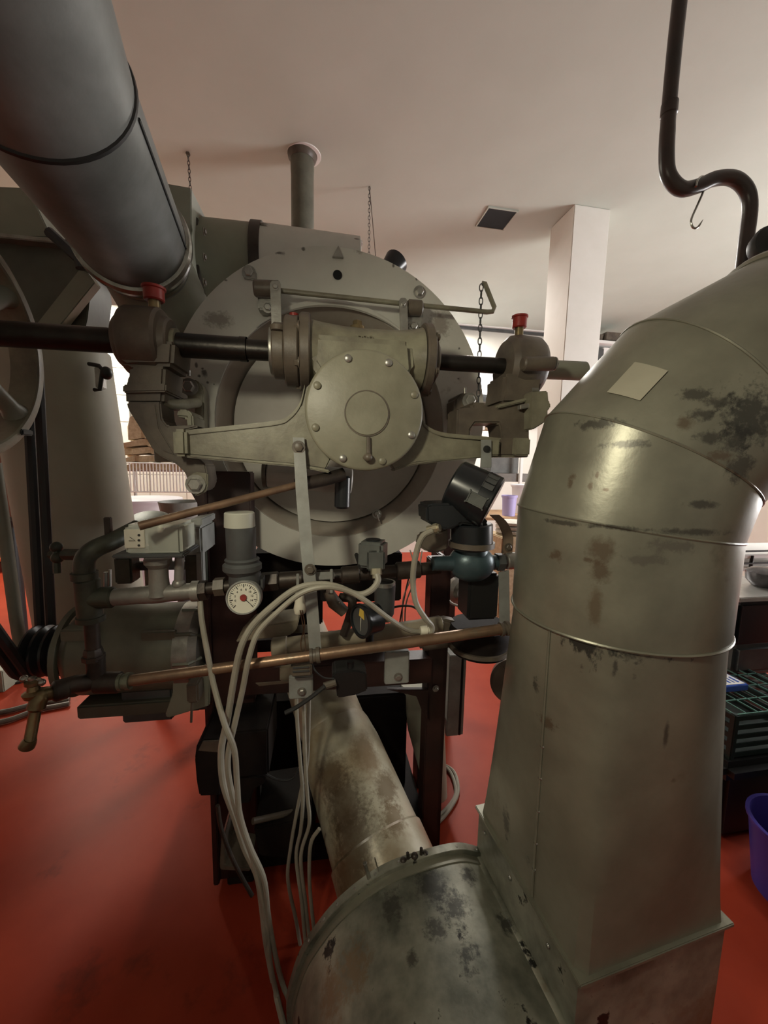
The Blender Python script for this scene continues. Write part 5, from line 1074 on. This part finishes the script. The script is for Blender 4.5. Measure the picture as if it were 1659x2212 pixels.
hose('thin_cable', [(812, 1330, 1.28), (850, 1312, 1.28), (890, 1310, 1.28), (916, 1330, 1.28)], .004, 'rubber', 'thin black cable arching between cup filter and right leg', 'cable')
hose('white_loop_wire', [(966, 1230, 1.7), (958, 1270, 1.7), (972, 1300, 1.7), (1000, 1312, 1.7)], .006, 'wirecable', 'pale wire loop behind right leg and black upright box', 'cable')
b = B(); c = M.Q(992, 1276, 1.9); b.lathe(c, -Y+X*.4, [(-.06, 0), (-.06, .05), (-.03, .07), (.0, .075), (.01, .05), (.03, .04), (.03, 0)], 24); single('small_motor', b, 'steel', 'small shiny round motor half hidden behind the right leg', 'motor')
# ------------------------------------------------------------------ low items under the machine
jb = T('junction_box', 'dark cast box with rounded lid hanging behind the hoses', 'box')
b = B(); b.prism(opx([(420, 1640), (424, 1610), (434, 1600), (474, 1598), (478, 1720), (430, 1722), (424, 1690)], 1.22), Y*.20, .006); jb.part('left_case', b, 'nearblack')
b = B(); bpx(b, 476, 1580, 580, 1680, 1.24, 1.48, M, .006); jb.part('main_case', b, 'nearblack')
b = B(); b.prism(opx([(490, 1680), (574, 1678), (572, 1694), (548, 1705), (540, 1735), (500, 1740)], 1.25), Y*.2, .004); jb.part('lower_case', b, 'nearblack')
b = B(); b.prism(opx([(428, 1622), (438, 1602), (474, 1600), (474, 1626)], 1.215), Y*.006, .001); jb.part('lid', b, 'castdark'); jb.done()
b = B(); b.tube(sm([M.Q(574, 1672, 1.25), M.Q(600, 1684, 1.25), M.Q(630, 1682, 1.25), M.Q(646, 1658, 1.25)], 5), .004, 6); single('thin_cable', b, 'rubber', 'thin black cable sagging between dark cast box and mottled pipe', 'cable')
b = B(); b.tube([M.Q(546, 1774, 1.2), M.Q(668, 1746, 1.3)], .010, 10); single('iron_rod', b, 'castdark', 'short iron rod above the low black beam beside the hoses', 'rod')
b = B(); b.prism(opx([(548, 1790), (672, 1768), (680, 1850), (640, 1860), (560, 1850)], 1.22), Y*.25, .005); single('low_beam', b, 'nearblack', 'low dark beam crossing between the hoses and mottled pipe', 'tray')  # a low black beam, listed under trays
b = B(); b.prism(opx([(474, 1872), (478, 1810), (486, 1800), (486, 1868), (540, 1876), (540, 1884), (476, 1880)], 1.14), Y*.12, .003); single('foot_bracket', b, 'castdark', 'thin pale edged bracket foot on red floor left of the hoses', 'bracket')
pn = T('side_panel_box', 'narrow upright grey steel box standing right of the right leg', 'box')
b = B(); bpx(b, 968, 1416, 994, 1590, 1.72, 1.86, M, .003); pn.part('front', b, 'greystrap'); b = B(); bpx(b, 994, 1414, 999, 1588, 1.73, 1.86, M, .001); pn.part('side_groove', b, 'black'); b = B(); bpx(b, 999, 1412, 1004, 1586, 1.72, 1.90, M, .001); pn.part('back_edge', b, 'greystrap'); b = B(); b.box(mp(.505, 1.8, .10), (.05, .10, .20), M, .002); pn.part('foot', b, 'black'); pn.done()
b = B(); q0 = M.Q(890, 1490, 1.62); qa_, qb_ = M.Q(905, 1470, 1.72), M.Q(944, 1720, 1.64); b.lathe(qa_, qb_-qa_, [(0, 0), (0, .09), ((qb_-qa_).length*.4, .09), ((qb_-qa_).length, .05), ((qb_-qa_).length, 0)], 40); single('grey_cylinder', b, 'tank', 'pale grey leaning cylinder behind the right leg of the frame', 'cylinder')
b = B(); b.lathe(M.Q(1112, 1468, 1.5), (-X*.3-Y), [(-.02, 0), (-.02, .10), (.02, .11), (.03, .10), (.03, 0)], 36); b.cyl(M.Q(1112, 1468, 1.5), Vector((M.Q(1112, 1468, 1.5).x, M.Q(1112, 1468, 1.5).y, 0)), .03); single('idler_disc', b, 'castdark', 'dark round wheel peeking out behind left edge of big duct', 'wheel')
# ================================================================== background left: rack, bags, bins, dolly
RQ = RO.Q
rk = T('wire_rack', 'chrome wire shelf rack against the tiled wall, behind leaning duct', 'rack')
BD = 5.5
def rp(px, py, d=BD): return RQ(px, py, d)
x0 = rp(238, 1000).dot(RO.u); x1 = x0+1.7
for (u, d) in ((x0, BD), (x1, BD), (x0, BD+.65), (x1, BD+.65)):
    b = B(); b.cyl(RO.P(u, d, .02), RO.P(u, d, 2.45), .022, seg=12); rk.part('post', b, 'steelw')
b = B(); zt = rp(238, 852).z
b.tube(sm([RO.P(x0+.03, BD, .9), RO.P(x0+.03, BD-.03, zt-.05), RO.P(x0+.0, BD-.03, zt), RO.P(x0-.05, BD-.03, zt-.06), RO.P(x0-.05, BD-.03, .9)], 6), .01, 8); rk.part('end_hoop', b, 'steelw')
zs = [rp(300, 1015).z, .95, .25]
for z in zs:
    b = B()
    for i in range(24): b.cyl(RO.P(x0+i*1.7/23, BD, z), RO.P(x0+i*1.7/23, BD+.65, z), .004, seg=5)
    for d in (0, .325, .65): b.cyl(RO.P(x0, BD+d, z-.012), RO.P(x1, BD+d, z-.012), .009, seg=6)
    rk.part('shelf', b, 'steelw')
rk.done()
# white wire basket side under the bags
b = B(); 
za, zb_ = rp(300, 1000, BD-.1).z, rp(300, 1062, BD-.1).z
for i in range(26):
    u = x0+.12+i*.039; b.cyl(RO.P(u, BD-.12, za-.0), RO.P(u, BD-.12, zb_), .008, seg=5)
b.cyl(RO.P(x0+.10, BD-.12, za), RO.P(x0+1.11, BD-.12, za), .010, seg=6); b.cyl(RO.P(x0+.10, BD-.12, zb_), RO.P(x0+1.11, BD-.12, zb_), .010, seg=6)
for s in (x0+.10, x0+1.11): b.cyl(RO.P(s, BD-.12, za), RO.P(s, BD-.002, za), .006, seg=6); b.cyl(RO.P(s, BD-.12, zb_), RO.P(s, BD-.002, zb_), .006, seg=6)
single('wire_basket', b, 'white', 'white wire basket front below the pile of brown bags', 'basket')
# folded burlap bags
zsh = zs[0]+.01; rnd = random.Random(3)
def rag(c, w, d, h, seed):
    r = random.Random(seed); t = bmesh.new(); n = 14; top = []; 
    for s in (0, 1):
        g = []
        for i in range(n):
            row = []
            for j in range(8):
                x = (i/(n-1)-.5); y = (j/7-.5); wob = .028*math.sin(i*1.7+seed*2+j*.9)+.02*r.uniform(-1, 1)
                edge = 1-(abs(x)*2)**4*.5
                p = Vector(c)+RO.u*(x*w+wob*.8)+RO.d*(y*d+wob*.5)+Z*((h*edge if s else 0)+wob*.5*(1 if s else .5)-(abs(x)*2)**3*.03)
                row.append(t.verts.new(p))
            g.append(row)
        top.append(g)
    for s, g in enumerate(top):
        for i in range(n-1):
            for j in range(7):
                f = (g[i][j], g[i+1][j], g[i+1][j+1], g[i][j+1]); t.faces.new(f if s else f[::-1])
    for i in range(n-1):
        for j in (0, 7): t.faces.new((top[0][i][j], top[0][i+1][j], top[1][i+1][j], top[1][i][j]))
    for j in range(7):
        for i in (0, n-1): t.faces.new((top[0][i][j], top[0][i][j+1], top[1][i][j+1], top[1][i][j]))
    b = B(); b._add(t); return b
labs = ['bottom folded burlap bag of the pile on the wire rack', 'second burlap bag from the bottom of the pile', 'middle crumpled burlap bag with drooping corner', 'fourth burlap bag, just below the tall top one', 'tall slumped burlap bag on top of the pile']
for i, lab in enumerate(labs):
    h = .08 if i < 4 else .38
    c = RO.P(x0+.58+rnd.uniform(-.08, .08), BD+.22, zsh+.10*i)
    single('burlap_bag', rag(c, .92 if i < 4 else .70, .5, h, i+1), 'burlap', lab, 'bag', 'burlap bags piled on the wire rack')
# hanging corner rag
# white bins
def bucket(c, r0, r1, h, m, label, lid=True, name='bucket', group=None):
    t = T(name, label, 'bucket', group); b = B()
    b.lathe(c, Z, [(0, 0), (0, r0), (h-.03, r1), (h-.03, r1+.01), (h, r1+.012), (h, r1-.004), (.01, r0-.006), (.01, 0)], 36); t.part('tub', b, m)
    if lid:
        b = B(); b.lathe(Vector(c)+Z*(h-.012), Z, [(0, r1+.012), (0, r1+.022), (.02, r1+.022), (.024, r1+.012), (.018, r1*.7), (.022, r1*.68), (.022, 0)], 36); t.part('lid', b, m)
    t.done()
c = rp(310, 1078, 4.6); bucket(Vector((c.x, c.y, 0)), .29, .36, c.z, 'whitebin', 'big white round tub with lid behind the copper tube')
c = rp(392, 1084, 3.4); cb = T('grey_bowl', 'open grey metal bowl right of the big white tub', 'bowl')
b = B(); b.lathe(Vector((c.x, c.y, c.z-.22)), Z, [(0, 0), (0, .13), (.22, .17), (.225, .17), (.22, .165), (.01, .125), (.01, 0)], 36); cb.part('bowl', b, 'greystrap')
b = B(); b.cyl(Vector((c.x, c.y, 0)), Vector((c.x, c.y, c.z-.22)), .06); b.lathe(Vector((c.x, c.y, 0)), Z, [(0, 0), (0, .16), (.02, .16), (.02, 0)], 24); cb.part('stand', b, 'darkgrey'); cb.done()
c = rp(318, 1125, 2.6); b = B(); b.lathe(Vector((c.x, c.y, c.z-.01)), (Z-Y*.4), [(0, 0), (0, .13), (.012, .13), (.03, .1), (.03, 0)], 32); b.cyl(Vector((c.x, c.y, 0)), Vector((c.x, c.y, c.z)), .03); single('round_hatch', b, 'greenpipe', 'dark green round lid on a post in front of the white tub', 'lid')
# dolly with sacks far left
dl = T('sack_dolly', 'low orange topped trolley on grey casters on red floor at far left', 'trolley')
DDp = 5.6
c = G(70, 1205, .14); b = B(); b.box(c+RO.u*-.3+Z*.05, (.9, .7, .04), RO, .01); dl.part('board', b, 'orange')
for (du, dd) in ((.10, -.30), (-.70, -.30), (.10, .30), (-.70, .30)):
    q = c+RO.u*du+RO.d*dd; b = B(); q = Vector((q.x, q.y, .06)); b.lathe(q-RO.u*.018, RO.u, [(0, 0), (0, .05), (.006, .058), (.03, .058), (.036, .05), (.036, 0)], 20); p = dl.part('caster', b, 'darkgrey'); b = B(); b.box(q+Z*.06, (.05, .06, .06), RO, .006); dl.sub(p, 'fork', b, 'steel')
dl.done()
dc = c
for i, (du, dz, lab) in enumerate(((-.35, .07, 'white full sack lying lowest on the orange trolley'), (-.30, .21, 'white sack lying on top of the lowest sack'), (-.38, .35, 'topmost white sack under the rust red vessel'))):
    b = B(); b.ball(Vector((0, 0, 0)), 1, (.42, .28, .085), 20)
    for v in b.m.verts:
        k = 1+.06*math.sin(v.co.x*9+i)+.05*math.sin(v.co.y*11)
        v.co = Vector((max(-.36, min(.36, v.co.x*1.1))*k, max(-.25, min(.25, v.co.y*1.15)), max(-.068, min(.068, v.co.z*1.3))*k))
        v.co = RO.m @ v.co + dc+RO.u*du+Z*(dz+.075)
    single('white_sack', b, 'sack', lab, 'sack', 'white sacks on the trolley')
b = B(); 
q = G(58, 1200, .006)+RO.u*.0
for i in range(12): b.cyl(q+RO.u*(.16+i*.035)+RO.d*.05, q+RO.u*(.16+i*.035)+RO.d*.05+Z*.30, .004, seg=5)
for z in (.0, .15, .30): b.cyl(q+RO.u*.16+RO.d*.05+Z*z, q+RO.u*.55+RO.d*.05+Z*z, .006, seg=6)
single('wire_basket', b, 'white', 'small white wire crate front beside the sacks at far left', 'basket')
b = B(); q = G(44, 1207, .04); b.box(q-RO.u*.25, (.7, .12, .075), RO, .02); single('black_bar', b, 'black', 'black low bar on the floor under the white sacks', 'bar')
b = B(); q = G(25, 1460, .06); b.box(q+M.u*-.42+M.d*.06+Z*.02, (.9, .35, .16), M, .006); single('plinth', b, 'olive', 'low pale plinth edge on floor at the left picture edge', 'plinth')
for i, dy in enumerate((0, .05)):
    b = B(); b.tube(sm([G(-40, 1545+i*22, .02), G(20, 1535+i*20, .02), G(80, 1520+i*14, .02), G(150, 1512+i*8, .02)], 6), .016, 10); single('floor_hose', b, 'castdark', 'dark hose on floor along the pale plinth' if i == 0 else 'dark hose on floor nearest the brass tap', 'hose')

# ================================================================== background right
def bx(px0, py0, px1, py1, d0, d1, m, name, label, cat, group=None, bev=.004):
    b = B(); bpx(b, px0, py0, px1, py1, d0, d1, RO, bev); return single(name, b, m, label, cat, group)
sh = T('storage_shelf', 'dark wooden shelf with white post behind the right bearing stand', 'shelf')
SB = 5.6
for (y0, y1) in ((868, 876), (1022, 1040)):
    b = B(); bpx(b, 960, y0, 1150, y1, SB, SB+.7, RO, .004); sh.part('board', b, 'castdark')
b = B(); zc = RQ(1126, 985, SB).z; u = RQ(1126, 1000, SB-.02).dot(RO.u); b.box(RO.P(u, SB-.02, 1.1), (.045, .045, 2.2), RO, .003); sh.part('post', b, 'white')
b = B(); u2 = RQ(965, 1000, SB-.02).dot(RO.u); b.box(RO.P(u2, SB-.02, 1.1), (.045, .045, 2.2), RO, .003); sh.part('post', b, 'white')
sh.done()
bx(1035, 838, 1087, 848, 5.65, 5.9, 'tubelit', 'light_box', 'bright white lit strip seen under the right shaft end', 'light')
bx(1040, 852, 1062, 869, 5.7, 5.95, 'darkgrey', 'storage_box', 'small dark box on shelf under the bright white strip', 'box')
bx(1066, 856, 1084, 869, 5.7, 5.95, 'bluegrey', 'storage_box', 'blue grey box on shelf right of the small dark box', 'box')
bx(1018, 914, 1048, 928, 5.7, 5.95, 'white', 'paper_packet', 'white packet seen through the slot of the right bearing stand', 'packet')
bx(1048, 917, 1080, 928, 5.7, 5.95, 'burlap', 'brown_box', 'brown box seen through the slot right of the white packet', 'box')
bx(1060, 985, 1120, 1022, 5.7, 6.1, 'greyplast', 'storage_box', 'brownish grey box on shelf behind the short strap', 'box')
def buck(px, ptop, pbot, wpx, d, m, lab, lid=True, stand=True):
    c = RQ(px, pbot, d); h = (RQ(px, ptop, d)-c).length; r = S(wpx/2, c)
    bucket(c, r*.86, r, h, m, lab, lid)
    return c
c = buck(1126, 1048, 1118, 46, 5.1, 'whitebin', 'white lidded bucket beside the big duct, below the white post')
c2 = buck(1098, 1070, 1118, 30, 4.8, 'lilac', 'lilac plastic bucket left of the white lidded bucket', False)
tb2 = T('low_table', 'low pale wooden table carrying buckets behind black actuator', 'table')
zt_ = c.z; b = B(); bpx(b, 1030, 1118, 1180, 1124, 4.6, 5.5, RO, .003); tb2.part('top', b, 'wood')
for (px, d) in ((1040, 4.65), (1170, 4.65), (1040, 5.45), (1170, 5.45)):
    q = RQ(px, 1121, d); b = B(); b.box(Vector((q.x, q.y, (zt_-.03)/2)), (.05, .05, zt_-.03), RO, .003); tb2.part('leg', b, 'wood')
tb2.done()
for i, lab in enumerate(('lowest of three stacked cream lids behind the curved strap', 'middle one of three stacked cream lids', 'topmost of three stacked cream lids by the curved strap')):
    q = RQ(1108, 1150-i*9, 3.7); b = B(); b.lathe(q, Z, [(0, 0), (0, .17), (.006, .18), (.028, .18), (.032, .16), (.026, 0)], 32); single('round_cream_cover', b, 'sack', lab, 'lid', 'cream lids stacked on the crate')
q = RQ(1108, 1153, 3.7); b = B(); b.box(Vector((q.x, q.y, q.z/2)), (.44, .40, q.z-.004), RO, .01); single('cream_crate', b, 'burlap', 'tan crate under the stacked cream lids', 'crate')
# right of the column
bx(1288, 736, 1345, 742, 6.2, 7.1, 'white', 'wall_shelf', 'thin white shelf right of the white column', 'shelf')
bx(1303, 752, 1345, 800, 6.3, 6.6, 'white', 'storage_box', 'white box below the thin shelf right of column', 'box')
bx(1288, 752, 1302, 800, 6.3, 6.6, 'darkgrey', 'storage_box', 'grey box right beside the column under thin shelf', 'box')
bx(1310, 718, 1350, 736, 6.3, 6.6, 'castdark', 'storage_box', 'brown box standing on thin shelf right of column', 'box')
b = B(); q = RQ(1295, 736, 6.4); b.lathe(q, Z, [(0, 0), (0, .05), (.09, .06), (.10, .03), (.10, 0)], 16); single('jar', b, 'castdark', 'little brown jar standing on thin shelf beside the column', 'jar')
# crates and clutter at right edge beyond the big duct
def crate(name, label, px0, px1, py0, py1, d, dep, m):
    t = T(name, label, 'crate'); a = RQ(px0, py1, d); e = RQ(px1, py1, d); h = (RQ(px0, py0, d)-a).length
    u0, u1 = a.dot(RO.u), e.dot(RO.u); z0 = a.z; n = 5
    for k in range(n):
        z = z0+h*(k+.5)/n; b = B()
        b.box(RO.P((u0+u1)/2, d, z), (u1-u0, .012, h/n*.55), RO, .002); b.box(RO.P((u0+u1)/2, d+dep, z), (u1-u0, .012, h/n*.55), RO, .002)
        b.box(RO.P(u0, d+dep/2, z), (.012, dep, h/n*.55), RO, .002); b.box(RO.P(u1, d+dep/2, z), (.012, dep, h/n*.55), RO, .002); t.part('slat_ring', b, m)
    for (u, dd) in ((u0, d), (u1, d), (u0, d+dep), (u1, d+dep)): b = B(); b.box(RO.P(u, dd, z0+h/2), (.025, .025, h), RO, .004); t.part('corner_post', b, m)
    b = B(); b.box(RO.P((u0+u1)/2, d+dep/2, z0+.008), (u1-u0, dep, .012), RO, .002); t.part('base', b, m)
    b = B()
    for i in range(9): b.box(RO.P(u0+(u1-u0)*i/8, d+dep/2, z0+h-.004), (.005, dep, .005), RO)
    for i in range(6): b.box(RO.P((u0+u1)/2, d+dep*i/5, z0+h-.004), (u1-u0, .005, .005), RO)
    t.part('lid_grid', b, 'greencrate'); t.done(); return (u0, u1, z0, h)
A_ = crate('plastic_crate', 'dark green slatted crate with blue white packet on its lid', 1575, 1760, 1545, 1640, 1.25, .45, 'cratedark')
B_ = crate('plastic_crate', 'dark slatted crate further back, behind the packet crate', 1560, 1700, 1440, 1500, 1.85, .4, 'cratedark')
b = B(); bpx(b, 1560, 1500, 1720, 1640, 1.88, 2.2, RO, .01); single('dark_stack', b, 'black', 'black box stack below the further slatted crate', 'box')
ct = T('label_packet', 'white packet with blue bars on the dark green crate lid', 'packet')
q = RO.P(A_[0]+(A_[1]-A_[0])*.32, 1.25+.22, A_[2]+A_[3]+.015); b = B(); b.box(q, (.20, .16, .03), RO, .003); p = ct.part('packet', b, 'blueprint')
b = B(); b.box(q+Z*.0162, (.18, .14, .0012), RO, .0); ct.part('label', b, 'white')
for k in range(7):
    for r_ in (0, 1):
        b = B(); b.box(q+Z*.0175+RO.u*(-.075+k*.024)+RO.d*(-.035+.07*r_), (.006 if k % 2 else .010, .045, .001), RO); ct.sub(p, 'bar', b, 'blueprint')
ct.done()
z = A_[2]; b = B(); b.box(RO.P((A_[0]+A_[1])/2, 1.47, z/2), (A_[1]-A_[0]-.06, .4, z-.004), RO, .02); single('black_crate', b, 'black', 'solid black crate under the dark green slatted crate', 'crate')
b = B(); bpx(b, 1596, 1300, 1760, 1390, 1.5, 1.9, RO, .015); single('black_case', b, 'blackgloss', 'glossy black case behind the big duct at right edge', 'case')
b = B(); bpx(b, 1590, 1392, 1760, 1450, 1.56, 1.95, RO, .02); single('grey_sack', b, 'greyplast', 'grey flat bag lying below the glossy black case', 'bag')
b = B(); bpx(b, 1600, 1288, 1760, 1298, 1.48, 1.92, RO, .004); single('case_lid', b, 'steelw', 'shiny pale lid lying on the glossy black case', 'lid')
b = B(); pz = RQ(1650, 1288, 1.48).z+.001; pu = RQ(1652, 1280, 1.62).dot(RO.u); b.lathe(RO.P(pu, 1.62, pz), Z, [(0, 0), (0, .06), (.03, .085), (.075, .09), (.09, .07), (.10, .03), (.10, 0)], 28, 0, 1, 1); single('round_pot', b, 'wornchrome', 'dark shiny round pot standing on the pale lid', 'pot')
st = T('tray_stand', 'white tray stand with black edge bars at right picture edge', 'stand')
for y in (1196, 1222): 
    b = B(); bpx(b, 1600, y, 1800, y+9, 2.3, 2.7, RO, .004); st.part('tray', b, 'white'); b = B(); bpx(b, 1600, y-8, 1800, y-5, 2.28, 2.30, RO, .001); st.part('edge_bar', b, 'black')
for (px, d) in ((1625, 2.3), (1790, 2.3), (1625, 2.7), (1790, 2.7)):
    q = RQ(px, 1200, d); b = B(); b.cyl(Vector((q.x, q.y, 0)), Vector((q.x, q.y, q.z)), .012, seg=10); st.part('leg', b, 'black')
st.done()
b = B(); c = RQ(1735, 1850, 1.02); b.lathe(Vector((c.x, c.y, .0)), Z, [(0, 0), (0, .13), (.27, .165), (.28, .175), (.29, .175), (.29, .162), (.02, .125), (.02, 0)], 36); single('violet_tub', b, 'violet', 'deep violet tub on floor at lower right picture edge', 'tub')
b = B(); bpx(b, 1575, 1650, 1720, 1690, 1.20, 1.5, RO, .03); single('dark_sack', b, 'black', 'dark wrinkled bag wedged below the dark green crate', 'bag')

# unseen dark block added right of the frame to shade floor and lower duct
sc_ = T('shade_blocker', 'dark unseen cabinet standing on the floor beyond the right picture edge', 'blocker')
b = B(); b.box(RO.P(2.40, .62, .50), (.75, 1.15, .92), RO, .01); p = sc_.part('body', b, 'nearblack')
for i in (0, 1): b = B(); b.box(RO.P(2.015, .34+.56*i, .50), (.02, .54, .86), RO, .005); sc_.part('door', b, 'darkgrey')
b = B(); b.box(RO.P(2.40, .62, .02), (.70, 1.10, .04), RO, .004); sc_.part('plinth', b, 'black'); sc_.done()
